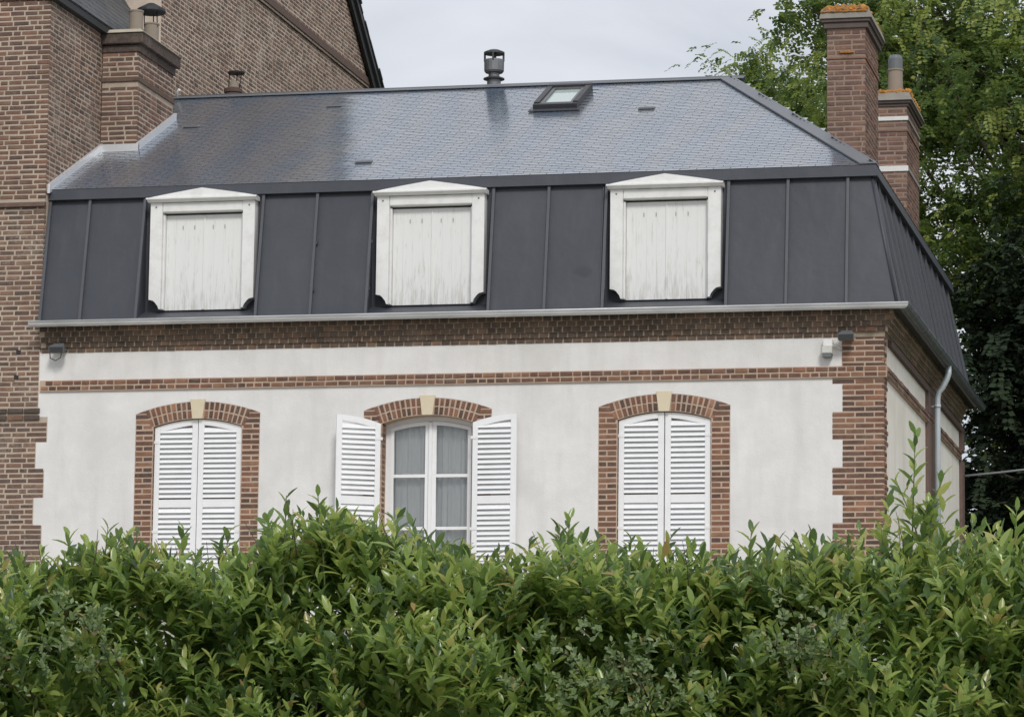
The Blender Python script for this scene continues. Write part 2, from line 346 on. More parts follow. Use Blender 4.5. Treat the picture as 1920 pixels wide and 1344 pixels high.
class Pool:
    """brick: front centre p, width, height, depth, rz (0 faces -y, 90 faces +x), tilt about the face normal"""
    def __init__(s): s.b = []
    def add(s, p, w_, h, d, mat, parent, rz=0., tilt=0., see=1., name='brick'):
        s.b.append((w_*h*see*(1 if rz == 0 else .3), p, w_, h, d, mat, parent, rz, tilt, name))
    def flush(s, limit):
        s.b.sort(key=lambda t: -t[0]); rest = {}
        for i, (a, p, w_, h, d, mat, parent, rz, tilt, nm) in enumerate(s.b):
            v = random.randrange(8); fr_ = random.uniform(-.003, .003)
            R = Matrix.Rotation(rz, 4, 'Z') @ Matrix.Rotation(tilt, 4, 'Y')
            T = Matrix.Translation(Vector(p)+(R @ Vector((0, fr_, 0)))) @ R @ Matrix.Diagonal((w_, d, h, 1))
            if i < limit:
                o = bpy.data.objects.new('brick', brick_mesh(v, mat)); COL.objects.link(o); o.parent = parent
                T.translation -= WLD[parent]; o.matrix_basis = T
            else: rest.setdefault((parent, mat), []).append((np.array(T), v))
        for (parent, mat), lst in rest.items():
            n = len(lst); V = np.empty((n, 12, 3)); 
            for k, (T, v) in enumerate(lst): V[k] = BV[v] @ T[:3, :3].T+T[:3, 3]
            Fq = (BF[None]+12*np.arange(n)[:, None, None]).reshape(-1, 4)
            me = np_mesh('brickwork', V.reshape(-1, 3), Fq, mat, np.repeat(rng.random(n), 12))
            o = link(bpy.data.objects.new('brickwork', me), parent); o['kind'] = 'stuff'
        s.b = []
def courses(pool, x0, x1, z0, z1, y, mat, parent, ch=.0655, bh=.046, bl=.207, j=.02, d=.05, face='front', see=1., skip=None, hmin=.04):
    """running bond over a rectangle; face 'front' spans x at depth y, face 'side' spans y (x0..x1) at x=y, facing +x"""
    k = 0; z = z0
    while z+bh <= z1+.02:
        off = (0, .5)[k % 2]*(bl+j)+random.uniform(-.012, .012); x = x0-off
        while x < x1:
            l = bl*random.uniform(.95, 1.03)
            if random.random() < .10: l = bl*.47
            a, b = max(x, x0), min(x+l, x1)
            if b-a > hmin and not (skip and skip((a+b)/2, z)):
                c = (a+b)/2; zc = z+bh/2+random.uniform(-.002, .002)
                if face == 'front': pool.add((c, y, zc), b-a, bh*random.uniform(.93, 1.06), d, mat, parent, see=see)
                else: pool.add((y, c, zc), b-a, bh*random.uniform(.93, 1.06), d, mat, parent, rz=math.pi/2, see=see)
            x += l+j
        z += ch; k += 1

# ================================================================== GROUND
def gz(x, y):
    def sm(a, b, t): t = min(1, max(0, (t-a)/(b-a))); return t*t*(3-2*t)
    return 1.75*sm(-23, -18.2, y)+2.3*sm(-15, -3, y)
xs = sorted(set([-900, -500, -250, -120, -60]+[i*1.5 for i in range(-24, 25)]+[60, 120, 250, 500, 900]))
ys = sorted(set([-900, -400, -160, -80]+[-60+i*1.5 for i in range(0, 72)]+[60, 90, 160, 300, 600, 1500]))
V = [(x, y, gz(x, y)+(random.uniform(-.03, .03) if abs(x) < 40 and -35 < y < 40 else 0)) for y in ys for x in xs]
nx = len(xs); g = MB(); g.add(V, [(j*nx+i, j*nx+i+1, (j+1)*nx+i+1, (j+1)*nx+i) for j in range(len(ys)-1) for i in range(nx-1)], True)
tag(g.build('ground', 'grass_ground'), kind='structure')
xs_r = [-300, -60, -30, -15, 0, 15, 30, 60, 300]
g = MB(); g.add([(x, y, .03) for y in (-60, -40, -26.5) for x in xs_r], [(j*9+i, j*9+i+1, (j+1)*9+i+1, (j+1)*9+i) for j in range(2) for i in range(8)])
tag(g.build('street', 'asphalt'), kind='structure')
g = MB()
for i in range(8): g.box(xs_r[i], xs_r[i+1], -26.49, -23.9, -.05, .14)
tag(g.build('bounce_pavement', 'bounce_gravel'), kind='structure')  # unseen pale paving, added to bounce light under the hedge leaves
fx_ = [-40+2*i for i in range(41)]; fy_ = [-8.0+.43*i for i in range(19)]
g = MB(); g.add([(x, y, max(gz(x, y), gz(x, y-.7), gz(x, y+.7))+.06) for y in fy_ for x in fx_], [(j*41+i, j*41+i+1, (j+1)*41+i+1, (j+1)*41+i) for j in range(18) for i in range(40)], True)
tag(g.build('bounce_forecourt', 'bounce_gravel'), kind='structure')  # unseen pale gravel, added to bounce light onto cornice, gutter and soffit
GH = 4.05                                  # ground level at the house

# ================================================================== HOUSE
H = thing('house', 'white stuccoed house with red brick trim and a dark grey mansard roof', 'house', (-5.2, 4.6, GH))
XL, LD = -10.47, 9.3                       # left end, depth
WX = (-8.4227, -5.5227, -2.6227)           # window axes
OH, SH = .564, .796                        # half opening, half brick surround
Z0, ZSP, ZAP = 4.95, 6.757, 6.853          # sill, springing, apex of the opening
RI = (OH**2+(ZAP-ZSP)**2)/(2*(ZAP-ZSP)); CI = ZAP-RI
ZS2, ZA2 = 6.914, 7.062
RO = (SH**2+(ZA2-ZS2)**2)/(2*(ZA2-ZS2)); CO = ZA2-RO
def arc(cx, half, R, c, n=16): return [(cx+half-2*half*i/n, c+math.sqrt(R*R-(half-2*half*i/n)**2)) for i in range(n+1)]
def opening(cx, gro=0.): return [(cx-OH-gro, Z0), (cx+OH+gro, Z0)]+arc(cx, OH+gro, RI, CI+gro*.6)
def surround(cx): return [(cx-SH, Z0-.02), (cx+SH, Z0-.02)]+arc(cx, SH, RO, CO)
CH, BH = .0655, .0445
ZT = 6.808                                 # top of a quoin tooth
teeth = [(ZT-.655*i-.3275, ZT-.655*i) for i in range(5)]
def quoin_left(z):
    if any(a-1e-4 <= z < b for a, b in teeth): return -.612
    if 7.135 < z < 7.215: return -.612
    return -.492
# stucco skin with toothed ends
right = [(-.492, GH-.3)]
for a, b in reversed(teeth):
    right += [(-.492, a), (-.612, a), (-.612, b), (-.492, b)]
right += [(-.492, 7.14), (-.612, 7.14), (-.612, 7.215), (-.502, 7.215), (-.502, 7.70)]
ltooth = [(-10.40, 4.8, 5.55), (-10.515, 5.55, 5.90), (-10.39, 5.90, 6.235), (-10.505, 6.235, 6.585), (-10.365, 6.585, 6.90), (-10.49, 6.90, 7.70)]
left = []
for x, a, b in ltooth: left += [(x, a), (x, b)]
left = left[::-1]+[(-10.40, GH-.3)]
outline('stucco_wall', right+left, [surround(c) for c in WX], 0., .03, 'stucco', H)
outline('wall_core', [(XL, GH-.3), (-.004, GH-.3), (-.004, 8.0), (XL, 8.0)], [opening(c, .0) for c in WX], .031, .38, 'mortar_pink', H)
# mortar beds behind the brick dressings, a little behind the stucco face
for c in WX:
    outline('surround_bed', surround(c), [opening(c)], .0025, .030, 'mortar_pink', H)
m = MB(); m.prism([(-.004, GH-.3), (-.004, 8.0)]+[(-.50, 8.0), (-.50, 7.702)]+[p for p in reversed(right)], .0025, .0302)
m.build('quoin_bed', 'mortar_pink', H)
m = MB(); m.box(-.38, -.004, .381, LD-.4, GH-.3, 8.0); m.box(XL, -.004, LD-.4, LD-.02, GH-.3, 8.0); m.build('rear_wall', 'mortar_grey', H)
m = MB(); m.box(XL, -.39, .39, LD-.41, 4.55, 4.62); m.box(XL, -.39, .39, LD-.41, 7.75, 7.85); m.box(XL+.01, -.39, 3.4, 3.45, 4.63, 7.74); m.build('floor_slab', 'room_dark', H)

P = Pool()
# quoin at the corner
zq = ZT-41*CH; k = 0
while zq < 7.95:
    xl = quoin_left(zq+.02)
    if 7.19 < zq < 7.33: k += 1; zq += CH; continue
    cuts = [0., -.228, -.456] if k % 2 else [0., -.118, -.346]
    xs_ = [c for c in cuts if c > xl+.05]+[xl-.012]
    for a, b in zip(xs_[:-1], xs_[1:]):
        wd = (a-b)-.02
        if wd > .03: P.add(((a+b)/2+(-.0 if a else .004), -.004, zq+CH/2), wd+(.012 if a == 0 else 0), BH, .03, 'brick_red', H, see=1. if zq > 5.1 else .1)
    dy = .22 if k % 2 else .115             # return on the side wall
    P.add((.006, dy/2-.003, zq+CH/2), dy, BH, .03, 'brick_red', H, rz=math.pi/2, see=.8)
    if (k//5) % 2: P.add((.006, dy+.06, zq+CH/2), .10, BH, .03, 'brick_red', H, rz=math.pi/2, see=.8)
    zq += CH; k += 1
# window dressings
for wi, c in enumerate(WX):
    see0 = 1. if wi != 1 else .4
    for sgn in (-1, 1):
        z = Z0; k = 0
        while z < ZSP+.03:
            see = see0*(1. if z > 5.15 else .1)
            x0, x1 = OH+.006, SH-.004
            if z+CH > ZSP-.02: x0 += .012
            if (k+wi) % 2 == 0: P.add((c+sgn*(x0+x1)/2, -.004, z+CH/2), x1-x0-.008, BH, .028, 'brick_red', H, see=see)
            else:
                for a, b in ((x0, x0+.118), (x0+.124, x1)):
                    P.add((c+sgn*(a+b)/2, -.004, z+CH/2), b-a-.014, BH, .028, 'brick_red', H, see=see)
            if sgn == -1:                   # reveal bricks
                P.add((c-OH+.004, .085, z+CH/2), .13, BH, .02, 'brick_red', H, rz=math.pi/2, see=.5)
            z += CH; k += 1
        # ears beside the arch
        for q in range(5):
            za = z+q*CH+.01; zb_ = za+BH
            ox = lambda zz: SH-.004 if zz <= ZS2 else math.sqrt(max(0., RO**2-(zz-CO)**2))-.004
            ix = lambda zz: math.tan(.352)*(zz-CI)+.012
            if ox(za)-ix(za) < .03: break
            while ox(zb_)-ix(zb_) < .006: zb_ -= .004
            mid_ = [(ox(za+(zb_-za)*f_), za+(zb_-za)*f_) for f_ in (0., .35, .7, 1.)]
            pp = [(ix(za), za)]+mid_+[(ix(zb_), zb_)]
            pp = [(c+sgn*x_, z_) for x_, z_ in pp]
            if sgn < 0: pp = pp[::-1]
            mm = MB(); mm.prism(pp, -.005, .02); mm.build('brick', 'brick_red', H)
        # two rings of voussoirs
        for q in range(9):
            t = .061+(q+.0)*.0355
            if t > .345: break
            r_out = 0
            # outer radius along this ray: intersect with the outer arc
            dz = CO-CI; bq = math.cos(t)*dz
            rout = bq+math.sqrt(bq*bq-(dz*dz-RO*RO)); tot = rout-RI
            for (ra, rb) in ((RI+.006, RI+tot*.5-.007), (RI+tot*.5+.007, rout-.006)):
                rm = (ra+rb)/2
                P.add((c+sgn*rm*math.sin(t), -.004, CI+rm*math.cos(t)), .043, rb-ra, .028, 'brick_red', H, tilt=sgn*t)
    # keystone
    m = MB(); zb, zt = ZAP-.002, 7.089
    b = .008; pts = [(c-.064, zb), (c+.064, zb), (c+.096, zt), (c-.096, zt)]
    m.prism(pts, -.022, .03); o = m.build('keystone', 'keystone', H)
# string course: two projecting courses
m = MB(); m.box(XL-.0, .030, -.028, .0, 7.214, 7.349); m.box(.0, .030, .0, LD-.3, 7.214, 7.349); m.build('string_course_bed', 'mortar_pink', H)
for k, z in enumerate((7.216, 7.283)):
    x = XL+.01+k*.06
    while x < .02:
        l = .105 if random.random() < .55 else .16
        P.add((min(x+l/2, .03), -.036-.005*k, z+CH/2), l-.018, .044, .03, 'brick_red', H, see=.6); x += l
    y = .02+k*.05
    while y < LD-.4:
        P.add((.040+.006*k, y+.1, z+CH/2), .2, .052, .03, 'brick_brown', H, rz=math.pi/2, see=.3); y += .218
# corbelled cornice of header courses, front and side
cz0 = 7.695
m = MB()
for k in range(5):
    pj = .006+.026*k; z = cz0+k*.062
    m.box(XL, pj, -pj, .0305, z, z+.0615)
    m.box(.0, pj, .031, LD-.2, z, z+.0615)
    x = XL+.01+(k % 2)*.058; 
    while x < pj-.02:
        l = .096
        if not (k == 0 and x > -.50): P.add((x+l/2, -pj-.010, z+.031), l, .0585, .03, 'brick_cornice' if not (x > -.5 and k < 2) else 'brick_red', H, see=.5)
        x += .116
    y = .05+(k % 2)*.058
    while y < LD-.3: P.add((pj+.008, y+.05, z+.031), .1, .048, .025, 'brick_cornice', H, rz=math.pi/2, see=.2); y += .118
m.build('cornice_bed', 'mortar_brown', H)
m = MB(); m.box(XL, .19, -.19, .10, 8.006, 8.05); m.box(.10, .19, .10, LD+.18, 8.006, 8.05); m.build('eave_board', 'soffit_dark', H)

# side wall: cream stucco, string course, pilasters, mouldings
m = MB(); m.box(-.003, .0, .30, 4.50, GH-.3, 7.70); m.box(-.003, .0, 5.35, 8.95, GH-.3, 7.70); m.build('side_stucco_wall', 'stucco_side', H)
for a, b in ((4.50, 5.35), (8.95, LD)):
    m = MB(); m.box(-.003, .045, a, b, GH-.3, 7.213); m.box(-.003, .045, a, b, 7.35, 7.70); m.build('pilaster', 'brown_brickwork', H)
m = MB(); m.box(.0, .05, .32, LD, 7.62, 7.694); m.build('side_moulding', 'timber_brown', H)

# ---------------- mansard: standing-seam sheets
ZB, ZTP, YB, YT = 8.055, 9.66, -.175, .165
def ysl(z): return YB+(YT-YB)*(z-ZB)/(ZTP-ZB)
segs = [(-10.45, -9.91), (-9.91, -9.19), (-7.655, -6.965), (-6.965, -6.265), (-4.742, -4.055), (-4.055, -3.345), (-1.853, -1.137), (-1.137, -.420), (-.420, None)]
def sheet(m, a0, a1, b0, b1, side=False, off=0., th=.012):
    # a at the foot, b at the top; coordinates along the eave
    if not side: q = [(a0, YB-off, ZB), (a1, YB-off, ZB), (b1, YT-off, ZTP), (b0, YT-off, ZTP)]
    else: q = [(-YB+off, a0, ZB), (-YB+off, a1, ZB), (-YT+off, b1, ZTP), (-YT+off, b0, ZTP)]
    nrm = Vector((0, -1, .2)).normalized() if not side else Vector((1, 0, .2)).normalized()
    bk = [tuple(Vector(p)-nrm*th) for p in q]
    m.add(q+bk, [(0, 1, 2, 3), (7, 6, 5, 4), (0, 4, 5, 1), (1, 5, 6, 2), (2, 6, 7, 3), (3, 7, 4, 0)])
for a, b in segs:
    m = MB(); bb = b if b is not None else .17
    o_ = random.uniform(-.003, .003)
    sheet(m, a, bb, a-.02 if a > -10.4 else a, (b-.02 if b is not None else -.167), off=o_); m.build('roof_sheet', 'zinc_dark', H)
def seam(a, b, side=False):
    m = MB(); h = .034 if side else .05; wd = .016 if side else .017
    if not side: m.hexa([(a-wd, YB-h, ZB), (a+wd, YB-h, ZB), (a+wd, YB, ZB), (a-wd, YB, ZB), (b-wd, YT-h, ZTP), (b+wd, YT-h, ZTP), (b+wd, YT, ZTP), (b-wd, YT, ZTP)])
    else: m.hexa([(-YB, a-wd, ZB), (-YB+h, a-wd, ZB), (-YB+h, a+wd, ZB), (-YB, a+wd, ZB), (-YT, b-wd, ZTP), (-YT+h, b-wd, ZTP), (-YT+h, b+wd, ZTP), (-YT, b+wd, ZTP)])
    m.build('standing_seam', 'zinc_seam', H)
for s_ in (-10.43, -9.91, -9.19, -7.655, -6.965, -6.265, -4.742, -4.055, -3.345, -1.853, -1.137, -.420): seam(s_, s_-.02)
m = MB(); wd = .018; m.tube([(.172, -.172, ZB), (-.163, .163, ZTP)], .022, 6); m.build('hip_seam', 'zinc_dark', H)
ny = 13; ye = [YB+(LD+.175-YB)*i/ny for i in range(ny+1)]
for i in range(ny):
    a, b = ye[i], ye[i+1]; m = MB()
    sheet(m, a, b, a if i else .167, b if i < ny-1 else LD-.167, True, random.uniform(-.003, .003)); m.build('roof_sheet', 'zinc_dark', H)
    if i: seam(a, a, True)
    if i == 0: seam(YB+.10, .167+.06, True)
m = MB(); m.hexa([(XL, LD+.15, ZB), (.17, LD+.15, ZB), (.17, LD+.17, ZB), (XL, LD+.17, ZB), (XL, LD-.19, ZTP), (-.167, LD-.19, ZTP), (-.167, LD-.17, ZTP), (XL, LD-.17, ZTP)]); m.build('rear_roof_sheet', 'zinc_dark', H)
# rivets on two seams beside the middle dormer
for s_, zz in ((-6.965, (8.38, 8.98)), (-6.265, (8.38, 8.98))):
    for z in zz:
        m = MB(); m.box(s_-.024, s_+.024, ysl(z)-.044, ysl(z)-.004, z-.012, z+.03); m.build('seam_clip', 'zinc_dark', H)
# fascia at the break
m = MB(); f0 = .085
def fascia(m, z0, z1, e):
    m.hexa([(XL, e, z0), (-e, e, z0), (-e-.14, e+.14, z0), (XL, e+.14, z0), (XL, e+.018, z1), (-e-.018, e+.018, z1), (-e-.16, e+.16, z1), (XL, e+.16, z1)])
    m.hexa([(-e-.14, e+.14, z0), (-e, e, z0), (-e, LD-e, z0), (-e-.14, LD-e-.14, z0), (-e-.16, e+.16, z1), (-e-.018, e+.018, z1), (-e-.018, LD-e-.018, z1), (-e-.16, LD-e-.16, z1)])
fascia(m, 9.638, 9.775, f0); m.build('fascia', 'zinc_dark', H)

# ---------------- dormers
for di, c in enumerate(WX):
    D = MB()      # recess lining: back, cheeks, sloping apron
    hw = .768
    D.box(c-hw, c+hw, .146, .17, 8.06, 9.66)
    for sgn in (-1, 1):
        x = c+sgn*(hw-.006)
        D.hexa([(x-.006, YB-.01, ZB), (x+.006, YB-.01, ZB), (x+.006, .148, ZB), (x-.006, .148, ZB), (x-.02-.006, .120, 9.6), (x-.02+.006, .120, 9.6), (x-.02+.006, .148, 9.6), (x-.02-.006, .148, 9.6)])
    D.hexa([(c-hw, YB-.008, 8.05), (c+hw, YB-.008, 8.05), (c+hw, .145, 8.05), (c-hw, .145, 8.05), (c-hw, YB-.004, 8.085), (c+hw, YB-.004, 8.085), (c+hw, .145, 8.205), (c-hw, .145, 8.205)])
    dr = D.build('dormer', 'zinc_dark', H)
    # white frame: jambs with a scooped foot, head
    fo, fi, y0, y1 = .672, .520, -.004, .145
    for sgn in (-1, 1):
        pr = [(fo, 8.335), (fo, 9.545), (fi, 9.545), (fi, 8.215), (fi+.02, 8.215), (fi+.035, 8.255), (fi+.075, 8.305), (fi+.10, 8.325)]
        pr = [(c+sgn*x, z) for x, z in pr]
        if sgn > 0: pr = pr[::-1] if False else pr
        if sgn < 0: pr = pr[::-1]
        m = MB(); m.prism(pr, y0, y1); m.build('frame_jamb', 'white_frame', dr)
        m = MB(); m.bevbox(c+sgn*(fi-.0125)-.0123, c+sgn*(fi-.0125)+.0123, y0+.040, y1, 8.215, 9.40, .010); m.build('frame_bead', 'white_frame', dr)
    m = MB(); m.bevbox(c-fi+.002, c+fi-.002, y0+.002, y1, 9.425, 9.545, .01); m.build('frame_head', 'white_frame', dr)
    # cornice and pediment
    m = MB(); prof = [(-.045, 9.548), (-.075, 9.575), (-.085, 9.578), (-.085, 9.598), (.11, 9.598), (.11, 9.548)]
    hwd = .700
    m.add([(c-hwd-(.0 if y > -.08 else .012), y, z) for y, z in prof]+[(c+hwd+(.0 if y > -.08 else .012), y, z) for y, z in prof],
          [tuple(range(5, -1, -1)), tuple(range(6, 12))]+[(i, (i+1) % 6, 6+(i+1) % 6, 6+i) for i in range(6)]); m.build('pediment_cornice', 'white_frame', dr)
    m = MB(); n_ = 8
    top = [(c+hwd*(1-2*i/n_), 9.602+.112*(1-abs(1-2*i/n_))**.92) for i in range(n_+1)]
    m.prism([(c-hwd+.01, 9.599), (c+hwd-.01, 9.599)]+[(c+(x-c)*.985, z) for x, z in top], -.055, .13); m.build('pediment', 'white_frame', dr)
    # boarded shutters, four boards a leaf
    zt = 9.400; bw = (2*(fi-.028))/8
    for i in range(8):
        x0 = c-(fi-.028)+i*bw; m = MB(); ins = random.uniform(-.002, .002)
        m.bevbox(x0+.0003, x0+bw-.0003, .104+ins*.4, .128, 8.212, zt, .0013)
        m.build('shutter_board', 'board_weathered', dr, org=(x0, .05, 8.212))
    m = MB(); m.bevbox(c-.014, c+.014, .092, .106, 8.214, zt-.005, .006); m.build('cover_strip', 'board_weathered', dr, org=(c, .05, 8.21))
    for x in (c-.28, c-.13, c+.11, c+.26):
        m = MB(); m.box(x-.006, x+.006, .0985, .1038, 9.22, 9.27); m.build('vent_slot', 'slot_grey', dr)
    for sgn in (-1, 1):
        m = MB(); m.lathe(0, 0, [(.012, 0), (.010, .008)], 8); 
        o = m.build('plug', 'cable_grey', dr); o.matrix_basis = Matrix.Translation(Vector((c+sgn*.60, y0, 9.49))-WLD[dr]) @ Matrix.Rotation(math.pi/2, 4, 'X')

# ---------------- gutter (half round, zinc) along front and side
def gutter_path(y, z): return y, z
prof = [(math.cos(a)*.056, math.sin(a)*.056) for a in [math.pi+math.pi*i/10 for i in range(11)]]
prof = [(p[0], p[1]) for p in prof]
GC, GZ = .265, 8.04
m = MB(); vs = []; fs = []
path = [((XL-.10), None), None]
rows = []
for (px_, pz) in prof:                      # front run: offset outwards -y
    rows.append([(XL-.10, -(GC-px_*-1)-0, GZ+pz)])
def grun(m, pr, run):
    # three stations: left end, mitred corner, rear end
    st = []
    for q in pr:
        o = GC-q[0]                           # distance outwards from the wall face
        st.append(((XL-.07, -o, GZ+q[1]), (o, -o, GZ+q[1]), (o, LD+.32, GZ+q[1])))
    n = len(pr)
    vs = [st[i][k+run] for k in range(2) for i in range(n)]
    m.add(vs, [(i, i+1, n+i+1, n+i) for i in range(n-1)], False)
inner = [(q[0]*.93, q[1]*.93) for q in prof][::-1]
grun(m, prof, 0); grun(m, inner, 0)
m.build('gutter', 'zinc_bright', H)
m = MB(); grun(m, prof, 1); grun(m, inner, 1); m.build('gutter', 'zinc_shaded', H)  # side run in the shaded copy of the gutter zinc
m = MB(); e = GC+.056
m.tube([(XL-.07, -e, GZ+.006), (e, -e, GZ+.006)], .011, 8); m.build('gutter_bead', 'zinc_bright', H)
m = MB(); m.tube([(e, -e, GZ+.006), (e, LD+.32, GZ+.006)], .011, 8); m.build('gutter_bead', 'zinc_shaded', H)
m = MB(); m.add([(XL-.07, -(GC-q[0]), GZ+q[1]) for q in prof], [tuple(range(11))]); m.build('gutter_end', 'zinc_bright', H)
for i in range(19):
    x = XL+.25+i*.56; m = MB()
    a_ = [(-(GC-q[0]*1.06), GZ+q[1]*1.06) for q in prof]
    m.add([(x-.009, y, z) for y, z in a_]+[(x+.009, y, z) for y, z in a_], [(k_, k_+1, 11+k_+1, 11+k_) for k_ in range(10)]); m.build('gutter_clip', 'zinc_bright', H)
for i in range(26):
    y = .05+i*.36; m = MB()
    a_ = [((GC-q[0]*1.07), GZ+q[1]*1.07) for q in prof]
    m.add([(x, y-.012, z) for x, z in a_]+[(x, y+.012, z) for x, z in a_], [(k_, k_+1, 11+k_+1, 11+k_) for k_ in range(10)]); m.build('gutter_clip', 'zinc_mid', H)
# down pipe with swan neck
m = MB(); yp = 4.86
m.tube([(GC, yp, 8.0), (GC, yp, 7.90), (GC-.02, yp, 7.83), (.19, yp, 7.72), (.14, yp, 7.66), (.12, yp, 7.58), (.12, yp, 7.3), (.12, yp, GH-.05)], .041, 12); m.build('down_pipe', 'zinc_pipe', H)
for z in (7.45, 6.2): m = MB(); m.tube([(.12, yp, z), (.12, yp, z+.04)], .048, 12); m.box(.045, .12, yp-.01, yp+.01, z+.01, z+.03); m.build('pipe_collar', 'zinc_pipe', H)

# ---------------- upper roof
YR, ZR, XR = 4.7, 11.90, -2.57
E0, ZE = .10, 9.772
kf = (ZR-ZE)/(YR-E0)
m = MB(); BL, BR, TL, TR = (XL, E0, ZE), (-E0, E0, ZE), (XL, YR, ZR), (XR, YR, ZR)
CL, CR = (XL, LD-E0, ZE), (-E0, LD-E0, ZE)
m.add([BL, BR, TR, TL, CR, CL], [(0, 1, 2, 3), (1, 4, 2), (3, 2, 4, 5)]); rf = m.build('roof', 'slate_old', H)
# slates, each a thin overlapping piece: too fine to pick apart in the picture
def slates(parent, O, U, S, width, length, keep, sw=.205, ex=.088, mat='slate', nm='slates'):
    O, U, S = Vector(O), Vector(U).normalized(), Vector(S).normalized(); N = U.cross(S).normalized()
    if N.z < 0: N = -N
    Vs = []; cnt = 0; R = []
    rows_ = int(length/ex)
    for r_ in range(rows_):
        x = -(r_ % 2)*sw/2+random.uniform(-.004, .004)
        while x < width:
            cx_, cs = x+sw/2, r_*ex
            if keep(cx_, cs+ex*.5):
                hw_ = sw/2-.004; ln = ex*1.5; tl = random.uniform(-.0008, .0008); t2 = random.uniform(-.0006, .0006)
                c0 = O+U*cx_+S*cs
                pts = [c0-U*hw_+N*(.0060+tl), c0+U*hw_+N*(.0060-tl+t2), c0+U*hw_+S*ln+N*(.002-tl), c0-U*hw_+S*ln+N*(.002+tl)]
                lo = [c0-U*hw_+N*(.0042+tl), c0+U*hw_+N*(.0042-tl)]
                Vs += [tuple(p) for p in pts+lo]; R += [random.random()]*6; cnt += 1
            x += sw
    f0_ = np.array([(0, 1, 2, 3), (4, 5, 1, 0)])
    Fq = (f0_[None]+6*np.arange(cnt)[:, None, None]).reshape(-1, 4)
    o = link(bpy.data.objects.new(nm, np_mesh(nm, np.array(Vs), Fq, mat, R)), parent); o['kind'] = 'stuff'
sl = math.hypot(YR-E0, ZR-ZE)
def keep_front(x, s):
    f = s/sl; X = XL+x; Y = E0+f*(YR-E0)
    if X < -9.97 and 1.95 < Y < 3.42: return False
    if -4.98 < X < -4.40 and 3.30 < Y < 4.30: return False
    return X < (-E0+(XR+E0)*f)-.02 and s < sl-.05
slates(rf, BL, (1, 0, 0), (0, YR-E0, ZR-ZE), 10.4, sl, keep_front)
sr = math.hypot(XR+E0, ZR-ZE)
def keep_side(y, s):
    f = s/sr; return f*(YR-E0)+.03 < y < (LD-2*E0)-f*(LD-E0-YR)-.03
slates(rf, BR, (0, 1, 0), (XR+E0, 0, ZR-ZE), LD-2*E0, sr, keep_side)
# hip and ridge flashings
def strip(m, a, b, wa, wb, th=.014):
    a, b, wa, wb = Vector(a), Vector(b), Vector(wa), Vector(wb)
    up = Vector((0, 0, th)); q = [a, b, b+wb, a+wa]
    m.add([tuple(p+up) for p in q]+[tuple(p-up*.3) for p in q], [(0, 1, 2, 3), (7, 6, 5, 4), (0, 4, 5, 1), (1, 5, 6, 2), (2, 6, 7, 3), (3, 7, 4, 0)])
m = MB(); lift = Vector((0, 0, .02))
fo_ = Vector((-.205, 0, 0)); strip(m, Vector(BR)+lift, Vector(TR)+lift, fo_, fo_)
m.build('hip_flashing', 'zinc_mid', rf)
m = MB(); so = Vector((0, .3, 0)); strip(m, Vector(TR)+lift, Vector(BR)+lift, so, so); m.build('hip_flashing', 'zinc_mid', rf)
m = MB(); m.prism([(0, 0), (0, 0), (0, 0)], 0, 0) if False else None
for sgn in (1, -1):
    strip(m, (XL, YR, ZR+.024), (XR+.16, YR, ZR+.024), (0, -sgn*.09, -.09*kf), (0, -sgn*.09, -.09*kf), .008)
m.tube([(XL, YR, ZR+.026), (XR+.17, YR, ZR+.026)], .016, 8); m.build('ridge_flashing', 'zinc_mid', rf)
def onroof(x, y): return ZE+kf*(y-E0)
# small ventilation slates
for x, y in ((-6.63, .91), (-3.455, 3.16), (-9.585, 3.015), (-7.86, 3.88)):
    m = MB(); z = onroof(x, y); m.hexa([(x-.11, y-.02, z+.006), (x+.11, y-.02, z+.006), (x+.11, y+.10, z+.050), (x-.11, y+.10, z+.050), (x-.10, y-.02, z+.026), (x+.10, y-.02, z+.026), (x+.10, y+.10, z+.056), (x-.10, y+.10, z+.056)]); m.build('vent_slate', 'zinc_mid', rf)
# flashings against the neighbour wall and its chimney
def flash(pts, dx, dy, h, mat='flashing_zinc'):
    m = MB(); n_ = len(pts)
    for (x, y), (x2, y2) in zip(pts[:-1], pts[1:]):
        z, z2 = onroof(x, y), onroof(x2, y2)
        m.hexa([(x, y, z-.02), (x+dx, y+dy, z-.02), (x2+dx, y2+dy, z2-.02), (x2, y2, z2-.02), (x, y, z+h), (x+dx, y+dy, z+h), (x2+dx, y2+dy, z2+h), (x2, y2, z2+h)])
    return m.build('flashing', mat, rf)
flash([(XL+.003, .02), (XL+.003, 1.95)], .035, 0, .095); flash([(-9.965, 1.90), (-9.965, 3.45)], .04, 0, .10)
m = MB(); z = onroof(0, 1.9); m.box(XL+.04, -9.925, 1.885, 1.925, z-.03, z+.095); m.build('flashing', 'flashing_zinc', rf)
m = MB(); m.tube([(-10.33, YR, ZR), (-10.33, YR, ZR+.10), (-10.30, YR-.02, ZR+.12)], .02, 8); m.build('ridge_end_cap', 'white_strip', rf)
